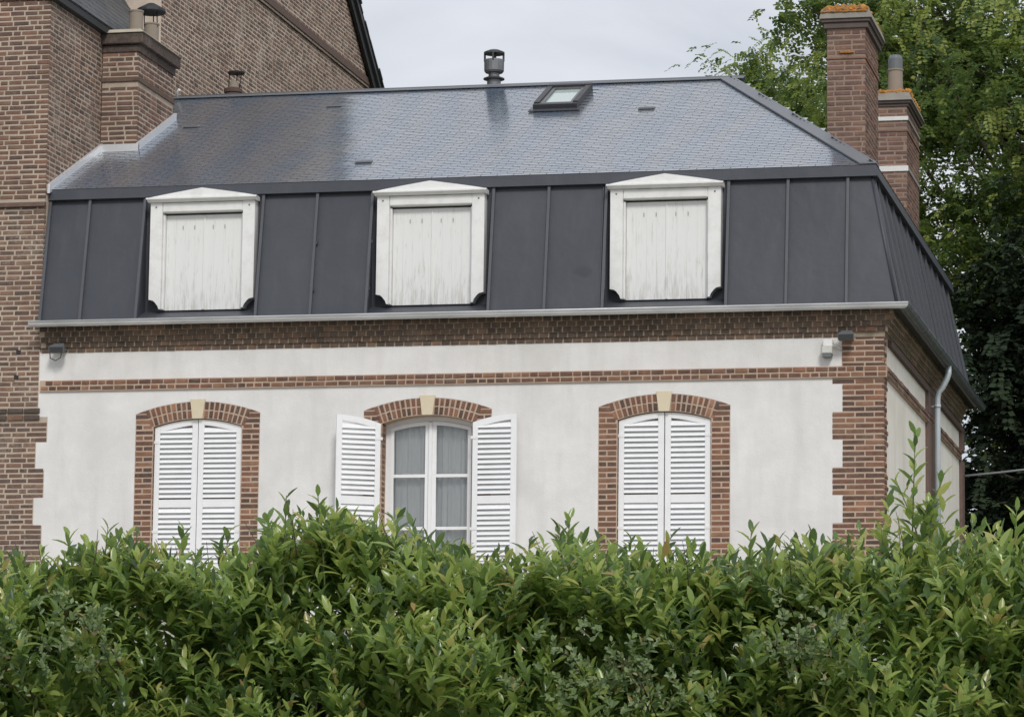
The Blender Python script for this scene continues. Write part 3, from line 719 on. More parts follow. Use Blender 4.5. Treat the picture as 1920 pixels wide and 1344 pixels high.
# skylight: frame, sash, pane
def roofbox(m, x0, x1, y0, y1, h0, h1):
    nz = Vector((0, -kf, 1)).normalized(); q = [Vector((x, y, onroof(x, y))) for x, y in ((x0, y0), (x1, y0), (x1, y1), (x0, y1))]
    m.hexa([tuple(p+nz*h0) for p in q]+[tuple(p+nz*h1) for p in q])
m = MB(); roofbox(m, -4.985, -4.395, 3.29, 3.37, -.02, .085); roofbox(m, -4.985, -4.395, 4.23, 4.31, -.02, .11)
roofbox(m, -4.985, -4.915, 3.371, 4.229, -.02, .10); roofbox(m, -4.465, -4.395, 3.371, 4.229, -.02, .10); sk = m.build('skylight', 'flue_rim', rf)
m = MB(); roofbox(m, -4.912, -4.868, 3.372, 4.228, .03, .078); roofbox(m, -4.512, -4.468, 3.372, 4.228, .03, .078); roofbox(m, -4.867, -4.513, 3.372, 3.43, .03, .078); roofbox(m, -4.867, -4.513, 4.17, 4.228, .03, .078); m.build('skylight_sash', 'flue_steel', H)
m = MB(); roofbox(m, -4.866, -4.514, 3.431, 4.169, .04, .055); m.build('skylight_pane', 'skylight_glass', H)
m = MB(); roofbox(m, -5.03, -4.35, 3.19, 3.288, .016, .026); m.build('skylight_apron', 'zinc_dark', H)
# steel flue behind the ridge
fx, fy = -5.895, 4.92
m = MB(); m.lathe(fx, fy, [(.094, 11.6), (.094, 12.06)], 20); fl = m.build('flue', 'flue_steel', H)
for nm, pr, mt in (('flue_collar', [(.145, 12.052), (.145, 12.066), (.10, 12.085)], 'flue_rim'), ('flue_neck', [(.075, 12.07), (.075, 12.15)], 'flue_steel'),
                   ('flue_cowl', [(.118, 12.145), (.135, 12.17), (.137, 12.31), (.130, 12.325)], 'flue_steel'), ('flue_cap', [(.142, 12.405), (.142, 12.43), (.07, 12.462), (.01, 12.468)], 'flue_rim')):
    m = MB(); m.lathe(fx, fy, pr, 20); m.build(nm, mt, fl)
for i in range(4):
    a = math.pi/4*0+i*math.pi/2+.12; m = MB(); x, y = fx+.128*math.cos(a), fy+.128*math.sin(a)
    m.box(x-.012, x+.012, y-.012, y+.012, 12.30, 12.41); m.build('flue_strut', 'flue_rim', fl)
m = MB(); m.lathe(fx, fy, [(.03, 12.3), (.03, 12.42)], 8); m.build('flue_strut', 'flue_rim', fl)
# clay pot with a cowl behind the ridge
m = MB(); m.lathe(-9.78, 5.5, [(.115, 11.4), (.115, 12.12), (.13, 12.13), (.13, 12.18), (.09, 12.20)], 16); pot = m.build('chimney_pot', 'clay_pot_dark', H)
m = MB(); m.lathe(-9.77, 5.5, [(.075, 12.2), (.06, 12.28), (.02, 12.31)], 12); m.build('pot_cone', 'clay_pot', pot)
m = MB()
for dx, dy in ((-.08, 0), (.08, 0), (0, .08)): m.tube([(-9.77+dx, 5.5+dy, 12.18), (-9.75+dx*1.1, 5.5+dy, 12.40)], .008, 5)
m.lathe(-9.74, 5.5, [(.12, 12.40), (.125, 12.42), (.02, 12.45)], 12); m.build('pot_cowl', 'iron_dark', pot)

# ---------------- the two tall chimneys over the far side
def lumps(name, parent, x0, x1, y0, y1, z, n, mat, rmin=.02, rmax=.06):
    bm = bmesh.new()
    for i in range(n):
        r_ = random.uniform(rmin, rmax)
        p = (random.uniform(x0, x1), random.uniform(y0, y1), z+r_*.1)
        T = Matrix.Translation(p) @ Matrix.Diagonal((1, 1, random.uniform(.5, 1.1), 1))
        res = bmesh.ops.create_icosphere(bm, subdivisions=1, radius=r_, matrix=T)
        for v_ in res['verts']: v_.co += Vector((random.uniform(-1, 1), random.uniform(-1, 1), random.uniform(-1, 1)))*r_*.22
    me = bpy.data.meshes.new(name); bm.to_mesh(me); bm.free(); me.materials.append(MAT[mat])
    o = link(bpy.data.objects.new(name, me), parent); o['kind'] = 'stuff'; return o
def chimney(x0, x1, y0, y1, zb, ztop, bands, whites, capz, mat='brick_chimney', parent=H, bed='mortar_chimney', seez=10.0):
    m = MB(); m.box(x0+.005, x1-.005, y0+.005, y1-.005, zb, ztop); c = m.build('chimney', bed, parent)
    def skp(x, z): return any(a-.05 < z < b for a, b, _ in bands)
    courses(P if parent is H else PN, x0, x1, zb+.01, ztop, y0, mat, c, face='front', d=.03, skip=skp, see=1.)
    courses(P if parent is H else PN, y0+.004, y1-.004, zb+.01, ztop, x1, mat, c, face='side', d=.03, skip=skp, see=.5)
    for a, b, pr in bands:
        m = MB(); m.bevbox(x0-pr, x1+pr, y0-pr, y1+pr, a, b, .006); m.build('band_course', ('corbel_grey' if pr > .015 else mat) if parent is H else 'brick_dark', c)
    for a, b in whites:
        m = MB(); m.box(x0-.014, x1+.014, y0-.014, y0+.03, a, b); m.build('white_strip', 'white_strip', c)
        m = MB(); m.box(x1-.03, x1+.014, y0+.031, y1, a+.02, b-.005); m.build('side_strip', 'concrete_cap', c)
    return c
c1 = chimney(-1.0, -.51, 2.40, 3.76, 10.0, 12.02, [(11.585, 11.615, .012), (11.98, 12.055, .035), (12.055, 12.10, .062)], [], 12.1)
m = MB(); m.hexa([(-1.085, 2.315, 12.10), (-.425, 2.315, 12.10), (-.425, 3.845, 12.10), (-1.085, 3.845, 12.10), (-1.06, 2.34, 12.215), (-.46, 2.34, 12.215), (-.46, 3.82, 12.215), (-1.06, 3.82, 12.215)]); m.build('cap', 'concrete_cap', c1)
lumps('lichen', c1, -1.04, -.48, 2.34, 3.75, 12.215, 1500, 'lichen', .012, .042); lumps('lichen', c1, -1.0, -.55, 2.42, 3.6, 12.25, 700, 'lichen', .025, .06); lumps('lichen', c1, -1.06, -.47, 2.318, 2.335, 12.185, 150, 'lichen', .006, .020)
lumps('lichen', c1, -.82, -.66, 2.385, 2.395, 11.67, 16, 'lichen', .008, .022)
c2 = chimney(-1.0, -.502, 7.0, 8.55, 10.0, 11.98, [(11.575, 11.605, .012), (11.93, 11.97, .02), (11.97, 12.01, .05)], [(11.735, 11.79), (11.02, 11.095)], 12.0)
m = MB(); m.hexa([(-1.08, 6.92, 12.01), (-.425, 6.92, 12.01), (-.425, 8.62, 12.01), (-1.08, 8.62, 12.01), (-1.05, 6.95, 12.12), (-.47, 6.95, 12.12), (-.47, 8.58, 12.12), (-1.05, 8.58, 12.12)]); m.build('cap', 'concrete_cap', c2)
lumps('lichen', c2, -1.0, -.48, 6.96, 8.4, 12.13, 1100, 'lichen', .015, .05)
m = MB(); m.lathe(-.70, 7.35, [(.105, 12.1), (.10, 12.50), (.112, 12.51), (.112, 12.53)], 16); p2 = m.build('chimney_pot', 'clay_pot', c2)
m = MB(); m.lathe(-.70, 7.35, [(.100, 12.532), (.102, 12.68), (.078, 12.73), (.03, 12.74)], 16); m.build('pot_hood', 'grey_plastic', c2)

# ---------------- windows and louvred shutters
SW = OH-.012
slat_cache = {}
def slat_mesh(wd):
    k_ = round(wd, 3)
    if k_ not in slat_cache:
        m = MB(); t_, hh = .006, .040; a = math.radians(35); dy, dz = math.sin(a)*hh, math.cos(a)*hh
        m.hexa([(-wd/2, -dy-t_*.6, -dz), (wd/2, -dy-t_*.6, -dz), (wd/2, -dy+t_*.6, -dz), (-wd/2, -dy+t_*.6, -dz), (-wd/2, dy-t_*.6, dz), (wd/2, dy-t_*.6, dz), (wd/2, dy+t_*.6, dz), (-wd/2, dy+t_*.6, dz)])
        me = bpy.data.meshes.new('slat'); me.from_pydata(m.v, [], m.f); me.update(); me.materials.append(MAT['white_paint']); slat_cache[k_] = me
    return slat_cache[k_]
def shutter(hinge, sgn, ang, label=None):
    """leaf built in local space: x from 0 (hinge) to SW (free edge, taller), front at y=0; sgn +1 opens to the left jamb"""
    tall = lambda x: CI+math.sqrt(RI**2-(OH-x-.006)**2)-.012
    zb = Z0+.03; zr0, zr1 = 5.765, 5.862; st = .07
    root = bpy.data.objects.new('shutter', None)
    T = Matrix.Translation(hinge) @ Matrix.Rotation(ang, 4, 'Z') @ Matrix.Diagonal((sgn, 1, 1, 1))
    def piece(nm, pts, y0=0., y1=.032, b=True):
        m = MB(); pp = [(T @ Vector((x, 0, z))) for x, z in pts]
        n_ = len(pts); f_ = [T @ Vector((x, y0, z)) for x, z in pts]; k_ = [T @ Vector((x, y1, z)) for x, z in pts]
        fc = [tuple(range(n_)), tuple(range(2*n_-1, n_-1, -1))]+[((i+1) % n_, i, n_+i, n_+(i+1) % n_) for i in range(n_)]
        if sgn < 0: fc = [tuple(reversed(f)) for f in fc]
        m.add(f_+k_, fc); return m
    m = piece('', [(0.004, zb), (st, zb), (st, tall(st)), (.004, tall(.004))]); root = m.build('shutter', 'white_paint', H)
    if label: root['label'] = label
    m = piece('', [(SW-st, zb), (SW, zb), (SW, tall(SW)), (SW-st, tall(SW-st))]); m.build('stile', 'white_paint', root)
    for nm, a, b in (('bottom_rail', zb, zb+.10), ('middle_rail', zr0, zr1)):
        m = piece('', [(st+.001, a), (SW-st-.001, a), (SW-st-.001, b), (st+.001, b)], .003, .029); m.build(nm, 'white_paint', root)
    xx = [st+.001+(SW-2*st-.002)*i/6 for i in range(7)]
    low = lambda x: tall(x)-.085+.02*((x-st)/(SW-2*st))
    m = piece('', [(x, low(x)) for x in xx]+[(x, tall(x)) for x in reversed(xx)], .003, .029); m.build('top_rail', 'white_paint', root)
    z = zb+.135
    me = slat_mesh(SW-2*st-.002)
    while z < tall(SW)-.075:
        if not (zr0-.035 < z < zr1+.035):
            top_ok = z+.03 < tall(st)-.05
            o = bpy.data.objects.new('slat', me); COL.objects.link(o); o.parent = root
            if not top_ok:        # shortened slat below the curved rail
                need = z+.055; x_s = st
                while tall(x_s) < need and x_s < SW-st: x_s += .01
                wd = SW-st-x_s
                if wd < .05: COL.objects.unlink(o); bpy.data.objects.remove(o); z += .0615; continue
                o.data = slat_mesh(wd); xc = x_s+wd/2
            else: xc = SW/2
            p = T @ Vector((xc, .016, z+random.uniform(-.001, .001))); R_ = Matrix.Rotation(ang, 4, 'Z')
            o.matrix_basis = Matrix.Translation(p-WLD[root]) @ R_
        z += .0615
    for zz in (5.45, 6.55):
        m = piece('', [(-.02, zz), (.06, zz), (.06, zz+.035), (-.02, zz+.035)], -.006, -.0005); m.build('strap_hinge', 'white_frame', root)
    return root
YS = .035
for wi, c in enumerate(WX):
    if wi != 1:
        shutter((c-OH+.006, YS, 0), 1, math.radians((.5, 0, -.3)[wi])); shutter((c+OH-.006, YS, 0), -1, math.radians((.2, 0, -.9)[wi]))
m_open = math.radians
shutter((WX[1]-OH-.004, -.03, 0), -1, math.radians(28.5), 'louvred shutter standing half away from the wall')
shutter((WX[1]+OH+.004, -.035, 0), 1, math.radians(-4))
# the room's own window behind the louvres
def window(c, withglass=True):
    y0, y1 = .20, .27; fw = .055; g = .006
    win = None
    def pz(x, off): return CI+math.sqrt(max(.01, RI**2-x*x))-off
    o = outline('window', [(c-OH-.02, Z0), (c+OH+.02, Z0)]+[(c+(OH+.02)*(1-2*i/16), pz((OH+.02)*(1-2*i/16), -.01)) for i in range(17)],
                [[(c-OH+fw, Z0+.06), (c+OH-fw, Z0+.06)]+[(c+(OH-fw)*(1-2*i/16), pz((OH-fw)*(1-2*i/16), fw)) for i in range(17)]], y0, y1, 'white_paint', H)
    if not withglass: return o
    inn = OH-fw-.003
    for sgn in (-1, 1):
        # a casement leaf: stiles, top rail, two glazing bars, panes
        xa, xb = .012, inn
        sw_ = .058; tb = .05
        outl = [(xa, Z0+.065), (xb, Z0+.065)]+[(xa+(xb-xa)*(1-i/8), pz(xa+(xb-xa)*(1-i/8), fw+.004)) for i in range(9)]
        bars = [Z0+.065+.09, 5.477, 5.515, 6.114, 6.153]
        holes = []
        for a, b in ((bars[0], bars[1]), (bars[2], bars[3])): holes.append([(xa+sw_, a), (xb-.045, a), (xb-.045, b), (xa+sw_, b)])
        holes.append([(xa+sw_, bars[4]), (xb-.045, bars[4])]+[(xa+sw_+(xb-.045-xa-sw_)*(1-i/8), pz(xa+sw_+(xb-.045-xa-sw_)*(1-i/8), fw+tb)) for i in range(9)])
        flip = lambda pl: [(c+sgn*x, z) for x, z in pl]
        outline('casement', flip(outl), [flip(h) for h in holes], y0-.012, y1-.02, 'white_paint', o)
        for h in holes:
            hx = [(x+(-.004 if x < (xa+xb)/2 else .004), z+(-.004 if z < min(p[1] for p in h)+.05 else .004)) for x, z in h]
            outline('pane', flip(hx), [], y0+.012, y0+.018, 'glass', o)
    m = MB(); m.bevbox(c-.030, c+.022, y0-.032, y0-.0125, Z0+.07, pz(0, fw+.012), .01); m.build('meeting_stile', 'white_paint', o)
    return o
window(WX[0], False); window(WX[1]); window(WX[2], False)
for c in (WX[0], WX[2]):
    m = MB(); m.box(c-OH-.01, c+OH+.01, .272, .285, Z0, 6.9); m.build('added_louvre_backing', 'white_frame', H)  # pale sheet added behind the closed slats so their gaps read grey
for c in WX:
    m = MB(); m.bevbox(c-OH-.06, c+OH+.06, -.07, .30, Z0-.09, Z0-.003, .012); m.build('window_sill', 'keystone', H)
P.flush(300)

# net curtains hanging behind the middle window
for nm, a, b in (('beside the half-opened shutter', WX[1]-.50, WX[1]-.01), ('beside the shutter folded flat to the wall', WX[1]+.01, WX[1]+.50)):
    n_ = 60; vs = []; fs = []; ph = random.random()*6
    for j in range(2):
        for i in range(n_+1):
            x = a+(b-a)*i/n_; fold = .018*math.sin(i*.62+ph)+.012*math.sin(i*.29+ph*2)
            vs.append((x+(.01*math.sin(i*.7) if j else 0), .315+fold*(1 if j else .6), 4.98 if j == 0 else 6.80))
    fs = [(i, i+1, n_+2+i, n_+1+i) for i in range(n_)]
    m = MB(); m.add(vs, fs, True); o = m.build('net_curtain', 'curtain', None)
    tag(o, 'pleated white net curtain behind the window leaf '+nm, 'curtain', 'net curtains of the unshuttered window')

# ================================================================== NEIGHBOUR BUILDING
NB = thing('brick_building', 'tall old brown brick building rising above the mansard-roofed house', 'building', (-14, 7, GH))
PN = Pool()
WZ = 12.26                                  # wing eave
m = MB(); m.box(-15.5, XL-.0045, .012, 4.32, GH-.3, WZ); m.build('wing_wall', 'mortar_grey', NB)
m = MB(); m.box(-24, XL-.0045, 4.321, 15.2, GH-.3, 14.30); m.build('main_wall', 'mortar_gable', NB)
# upper gable stands slightly proud over a band
yr_, zr_ = 9.76, 14.45+.727*5.5
m = MB(); m.add([(XL+.0255, 4.25, 14.30), (XL+.0255, 15.27, 14.30), (XL+.0255, 15.27, 14.46), (XL+.0255, yr_, zr_), (XL+.0255, 4.25, 14.46), (-24, 4.25, 14.30), (-24, 15.27, 14.30), (-24, 15.27, 14.46), (-24, yr_, zr_), (-24, 4.25, 14.46)],
      [(0, 1, 2, 3, 4), (9, 8, 7, 6, 5), (1, 0, 5, 6), (1, 6, 7, 2), (0, 4, 9, 5)]); m.build('gable_wall', 'mortar_gable', NB)
m = MB(); m.box(XL-.01, XL+.050, 4.2, 15.30, 14.335, 14.45); m.build('band_course', 'brown_brickwork', NB)
m = MB(); m.box(XL-.01, XL+.012, 4.25, 15.26, 14.29, 14.334); m.build('band_shadow_course', 'brick_dark', NB)
# roof slopes with thick dark verge
m = MB(); ov = .10
def slope(m, ya, za, yb, zb_, x0, x1, th):
    m.hexa([(x0, ya, za), (x1, ya, za), (x1, yb, zb_), (x0, yb, zb_), (x0, ya, za+th), (x1, ya, za+th), (x1, yb, zb_+th), (x0, yb, zb_+th)])
slope(m, 15.62, 14.25, yr_, zr_+.005, -24, XL+.16, .10); slope(m, 3.9, 14.25, yr_-.001, zr_+.004, -24, XL+.158, .10); mr = m.build('roof', 'slate_old', NB)
m = MB(); slope(m, 15.55, 14.12, yr_, zr_-.14, XL+.06, XL+.11, .16); m.build('verge_board', 'iron_dark', mr)
for i in range(34):                          # ragged slate ends on the verge
    f = i/34; y = 15.62+(yr_-15.62)*f; z = 14.25+(zr_-14.25)*f; m = MB(); L_ = random.uniform(.0, .05)
    m.hexa([(XL+.0, y+.02, z+.098), (XL+.165+L_, y+.02, z+.098), (XL+.165+L_, y-.19, z+.245), (XL+.0, y-.19, z+.245), (XL+.0, y+.03, z+.118), (XL+.165+L_, y+.03, z+.118), (XL+.165+L_, y-.18, z+.268), (XL+.0, y-.18, z+.268)]); m.build('verge_slate', 'slate_old', mr)
# wing roof: hipped slate slope above the eave
m = MB(); e_ = .10
m.add([(-15.6, -.1, WZ), (XL+e_, -.1, WZ), (XL+e_, 4.32, WZ), (-15.6, 4.32, WZ), (-15.6, 2.0, WZ+3.0), (XL-1.9, 2.0, WZ+3.0), (XL-1.9, 4.32, WZ+3.0), (-15.6, 4.32, WZ+3.0)], [(0, 1, 5, 4), (1, 2, 6, 5), (4, 5, 6, 7), (3, 2, 1, 0)]); wr = m.build('wing_roof', 'slate_old', NB)
slates(wr, (XL+e_, -.08, WZ+.01), (0, 1, 0), (-2.0, 0, 3.0), 4.38, 3.4, lambda y, s: True, mat='slate_old', sw=.2, ex=.11)
m = MB(); m.box(XL-.02, XL+.09, -.08, 4.3, WZ-.09, WZ-.002); m.build('eave_board', 'iron_dark', NB)
# bricks: street face, side face of the wing, main gable wall
holes_ = [(-10.77, 7.715), (-10.79, 7.40)]
def skipf(x, z):
    if 6.845 < z+.02 < 7.02: return True
    if 9.52 < z < 9.60: return True
    return False
def left_end(z):
    for x, a, b in ltooth:
        if a <= z+.02 < b: return x-.012
    return XL-.004
z = 4.3; 
NC = .0635
while z < 12.2:
    k_ = int(round((z-4.3)/NC)); xe = left_end(z) if z < 7.69 else XL-.004
    up = z > 9.57
    x = xe; yf = -.006-(.022 if up else 0); first = True
    while x > -15.3:
        l = (.155 if k_ % 2 else .095) if first else (.182*random.uniform(.86, 1.10) if random.random() > .12 else .088)
        if first and xe > -10.42: l += .10
        if not skipf(x-l/2, z): PN.add((x-l/2, yf, z+NC/2+random.uniform(-.003, .003)), l, .045*random.uniform(.84, 1.10), .03, 'brick_brown' if not up else 'brick_chimney', NB, see=(1. if x > -11.0 and 5.1 < z < 12.1 else .05))
        x -= l+.022; first = False
    z += NC
m = MB(); m.box(-15.5, XL-.006, -.021, .0119, 9.60, WZ-.1); m.build('upper_wall_skin', 'mortar_grey', NB)
m = MB(); m.box(-15.5, XL-.002, -.045, .0118, 9.545, 9.597); m.build('ledge', 'brown_brickwork', NB)
m = MB(); m.box(-10.40-.10, -10.366, .0018, .029, 4.8, 6.9); m.box(-15.5, XL-.02, .001, .0117, GH-.3, 9.54); m.build('lower_wall_skin', 'mortar_grey', NB)
for zz in (6.85, 6.937):
    x = XL+(.0 if zz < 6.9 else -.0)
    while x > -13: 
        l = .2; PN.add((x-l/2, -.03, zz+.04), l, .06, .05, 'brick_dark', NB, see=.8 if x > -11 else .05); x -= l+.015
for hx, hz in holes_:
    m = MB(); m.box(hx-.028, hx+.028, -.0125, .01, hz-.024, hz+.024); m.build('putlog_hole_shade', 'iron_dark', NB)  # flat dark block on the brick face, painting the hole's shade
courses(PN, .0, 4.3, 9.70, WZ-.1, XL, 'brick_brown', NB, ch=NC, bh=.045, bl=.182, j=.022, d=.03, face='side')
courses(PN, 4.33, 15.19, 11.2, 14.28, XL, 'brick_gable', NB, ch=NC, bh=.045, bl=.182, j=.022, d=.03, face='side')
courses(PN, 5.0, 15.2, 14.46, 16.6, XL+.030, 'brick_gable', NB, ch=NC, bh=.045, bl=.182, j=.022, d=.03, face='side', skip=lambda y, z: z > 14.40+.727*min(15.3-y, y-4.2))
# chimney against the side wall, rising through the house roof
def skp0(x, z): return False
cL = chimney(XL+.002, -9.97, 1.95, 3.42, 10.3, 11.93, [(11.538, 11.60, .018)], [], 12.2, mat='brick_chimney', parent=NB, bed='mortar_grey')
for a, b, pr in ((11.93, 12.03, .018), (12.035, 12.18, .07)):
    m = MB(); m.bevbox(XL+.002, -9.97+pr, 1.95-pr, 3.42+pr, a, b, .008); m.build('corbel_course', 'brick_dark', cL)
m = MB(); m.hexa([(XL+.002, 1.86, 12.18), (-9.88, 1.86, 12.18), (-9.88, 3.51, 12.18), (XL+.002, 3.51, 12.18), (XL+.002, 1.93, 12.235), (-9.95, 1.93, 12.235), (-9.95, 3.44, 12.235), (XL+.002, 3.44, 12.235)]); m.build('cap', 'cap_cream', cL)
m = MB(); m.lathe(-10.14, 2.3, [(.092, 12.2), (.092, 12.54), (.10, 12.545), (.10, 12.565), (.07, 12.565)], 20); m.build('chimney_pot', 'clay_pot', cL)
m = MB(); m.lathe(-10.16, 3.0, [(.10, 12.2), (.098, 12.53), (.107, 12.535), (.107, 12.555), (.07, 12.555)], 20); m.build('chimney_pot', 'clay_pot', cL)
m = MB()
for dx, dy in ((-.09, -.03), (.09, -.03), (0, .09)): m.tube([(-10.16+dx, 3.0+dy, 12.5), (-10.17+dx, 3.0+dy, 12.73)], .008, 5)
m.lathe(-10.17, 3.0, [(.19, 12.70), (.20, 12.715), (.19, 12.75), (.05, 12.83), (.01, 12.84)], 16); m.build('pot_hat', 'iron_dark', cL)
PN.flush(300)

# ================================================================== FITTINGS ON THE FRONT
def floodlight(x, z, label, swing):
    t = thing('floodlight', label, 'floodlight', (x, -.05, z), 'floodlights under the cornice')
    y = -.16
    m = MB(); m.hexa([(x-.095, y-.05, z-.05), (x+.095, y-.05, z-.05), (x+.085, y+.05, z-.05), (x-.085, y+.05, z-.05), (x-.10, y-.065, z+.02), (x+.10, y-.065, z+.02), (x+.06, y+.05, z+.075), (x-.06, y+.05, z+.075)]); m.build('housing', 'grey_plastic', t)
    m = MB(); m.box(x-.07, x+.07, y+.05, y+.085, z-.03, z+.05); m.build('back_fins', 'grey_plastic', t)
    m = MB(); m.hexa([(x-.08, y-.0545, z-.053), (x+.08, y-.0545, z-.053), (x+.085, y-.054, z-.051), (x-.085, y-.054, z-.051), (x-.088, y-.070, z+.012), (x+.088, y-.070, z+.012), (x+.088, y-.060, z+.014), (x-.088, y-.060, z+.014)]); m.build('lens', 'flue_rim', t)
    m = MB(); m.tube([(x-.06, y+.085, z), (x-.06, -.0, z-.0)], .014, 6); m.tube([(x+.06, y+.085, z), (x+.06, -.0, z)], .014, 6); m.build('bracket', 'grey_plastic', t)
    if swing:
        m = MB(); m.tube([(x+.05, y, z-.04), (x+.04, y, z-.11), (x-.03, y+.02, z-.145), (x-.11, y+.05, z-.11), (x-.14, y+.1, z-.04), (x-.13, -.01, z+.02)], .006, 5, False); m.build('flex', 'rubber', t)
    return t
floodlight(-10.20, 7.725, 'grey floodlight with a loop of flex, beside the brown brick building', True)
floodlight(-.425, 7.685, 'grey floodlight above the small cream sensor box at the house corner', False)
t = thing('motion_sensor', 'small cream sensor box on the white wall beside the corner floodlight', 'sensor', (-.65, -.02, 7.45))
m = MB(); m.bevbox(-.715, -.60, -.09, .0, 7.575, 7.66, .008); m.build('mounting_box', 'white_frame', t)
m = MB(); m.bevbox(-.725, -.60, -.13, -.0, 7.49, 7.572, .01); m.build('sensor_head', 'cream_plastic', t)
m = MB(); m.box(-.715, -.61, -.12, -.01, 7.45, 7.488); m.build('sensor_window', 'grey_plastic', t)
m = MB(); m.tube([(-.60, -.05, 7.64), (-.56, -.05, 7.60), (-.53, -.04, 7.56), (-.50, -.02, 7.55)], .016, 6); m.build('conduit', 'cream_plastic', t)
# overhead cable leaving the far corner of the house
m = MB(); A_, B_ = Vector((.05, 9.25, 7.02)), Vector((7.5, 13.5, 9.1)); pts = []
for i in range(15):
    f = i/14; p = A_.lerp(B_, f); p.z -= 1.0*f*(1-f); pts.append(p)
m.tube(pts, .016, 6); tag(m.build('overhead_cable', 'cable_grey'), 'thin grey overhead cable running from the house corner into the dark trees', 'cable')

# ================================================================== VEGETATION
def batch(templ, faces, pos, X, Y, Z, sc, rnd_):
    """templ (k,3) local leaf; axes (n,3); returns verts, faces, rnd"""
    n_ = len(pos); k_ = len(templ)
    V = (templ[None, :, 0, None]*X[:, None, :]+templ[None, :, 1, None]*Y[:, None, :]+templ[None, :, 2, None]*Z[:, None, :])*sc[:, None, None]+pos[:, None, :]
    Fq = (faces[None]+k_*np.arange(n_)[:, None, None]).reshape(-1, faces.shape[1])
    return V.reshape(-1, 3), Fq, np.repeat(rnd_, k_)
def norm(a): return a/np.maximum(1e-9, np.linalg.norm(a, axis=-1, keepdims=True))
def laurel_templ(curl, wd=.17):
    ts = [0., .12, .38, .70, .92, 1.0]; hw = [.012, .07/.17*wd, wd, wd*.86, wd*.38, .01]; V = []
    for t_, h in zip(ts, hw):
        z = -curl*t_*t_
        V += [(-h, t_, z+h*.42), (0, t_, z), (h, t_, z+h*.42)]
    F_ = []
    for i in range(5): F_ += [(3*i, 3*i+1, 3*i+4, 3*i+3), (3*i+1, 3*i+2, 3*i+5, 3*i+4)]
    return np.array(V), np.array(F_)
def shoot_leaves(base, d, length, n_leaf, lmin, lmax, r_):
    """positions and axes of the leaves of one shoot"""
    d = norm(d); a = np.array([.3, .2, .9]) if abs(d[2]) < .9 else np.array([1., 0, 0])
    u = norm(np.cross(d, a)); v = np.cross(d, u)
    i = np.arange(n_leaf); f = .18+.82*(i+.5)/n_leaf
    az = i*2.39996+r_.uniform(0, 6.28); el = np.radians(r_.uniform(38, 68, n_leaf))*(1.12-.62*f)
    rad = np.cos(az)[:, None]*u+np.sin(az)[:, None]*v
    Y = norm(d[None]*np.cos(el)[:, None]+rad*np.sin(el)[:, None]+r_.normal(0, .10, (n_leaf, 3)))
    Zn = norm(np.cross(np.cross(Y, d[None]+np.array([0, 0, .35])), Y)+r_.normal(0, .22, (n_leaf, 3)))
    X = norm(np.cross(Y, Zn)); Zn = np.cross(X, Y)
    pos = base[None]+d[None]*(f*length)[:, None]
    ln = r_.uniform(lmin, lmax, n_leaf)*(1.06-.42*f**3)
    return pos, X, Y, Zn, ln

# crest of the hedge as in the place: height above datum along x (at the hedge's own distance)
HX = np.array([-9., -5.2, -4.45, -3.95, -3.6, -3.2, -2.75, -2.4, -2.05, -1.7, -1.35, -1.0, -.6, -.25, .1, .45, .85, 1.25, 1.6, 1.95, 2.2, 2.5, 2.8, 3.1, 6.5, 9])
HZ = np.array([3.7, 3.62, 3.62, 3.78, 3.86, 3.70, 3.70, 3.95, 3.98, 3.95, 3.90, 3.68, 3.63, 3.85, 3.70, 3.66, 3.70, 3.74, 3.73, 3.78, 3.84, 3.80, 3.70, 3.80, 3.75, 3.7])-.03
def crest(x): return np.interp(x, HX, HZ)
def ground_np(y): return np.array([gz(0, t) for t in np.atleast_1d(y)])
HG = thing('laurel_hedge', 'broad glossy green laurel hedge with upright shoots in front of the house', 'hedge', (-.5, -16.6, 1.7))
r2 = np.random.default_rng(21)
T1, TF = laurel_templ(.16, .18); T2, _ = laurel_templ(.34, .16); T3, _ = laurel_templ(.04, .195)
TT = [T1, T2, T3]
acc = {0: [], 1: [], 2: []}; stems = MB()
def add_shoot(base, d, length, nl, lmin=.085, lmax=.185, shade=0.):
    pos, X, Y, Z, ln = shoot_leaves(base, d, length, nl, lmin, lmax, r2)
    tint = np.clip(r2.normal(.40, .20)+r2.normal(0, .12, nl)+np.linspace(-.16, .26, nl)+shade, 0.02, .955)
    tint[r2.random(nl) < .004] = .995
    k_ = int(r2.integers(0, 3)); acc[k_].append((pos, X, Y, Z, ln, tint))
nS = 0
XA, XB = -8.0, 7.0
for layer, (n_s, dep) in enumerate(((1450, (-.12, .25)), (1200, (.3, .75)))):
    for _ in range(n_s):                    # front face, leaning out and up
        x = r2.uniform(XA, XB); zt = crest(x); s = r2.random()
        z = 2.05+(zt-.15-2.05)*(s**.75)
        bulge = .34*math.sin(x*1.9)+.30*math.sin(x*4.3+z*3)+.26*math.sin(z*7+x*2.6)
        y = -17.35+bulge*.55+.32*((z-2.0)/1.8)**2+r2.uniform(*dep)
        d = np.array([r2.normal(0, .30), -r2.uniform(.0, .75), r2.uniform(.6, 1.2)])
        add_shoot(np.array([x, y, z-.12]), d, r2.uniform(.22, .46), int(r2.integers(8, 14)))
for _ in range(2600):                       # top of the hedge, mostly upright
    x = r2.uniform(XA, XB); y = r2.uniform(-17.15, -15.7); f = (y+17.15)/1.45
    zt = crest(x)-.22+.06*math.sin(x*5+y*3)-.15*f*f
    d = np.array([r2.normal(0, .24), r2.normal(-.08, .25), 1.])
    add_shoot(np.array([x, y, zt-r2.uniform(.05, .32)]), d, r2.uniform(.20, .44), int(r2.integers(7, 13)), shade=.10)  # lighter crest tint: young growth, with top light put into the colour
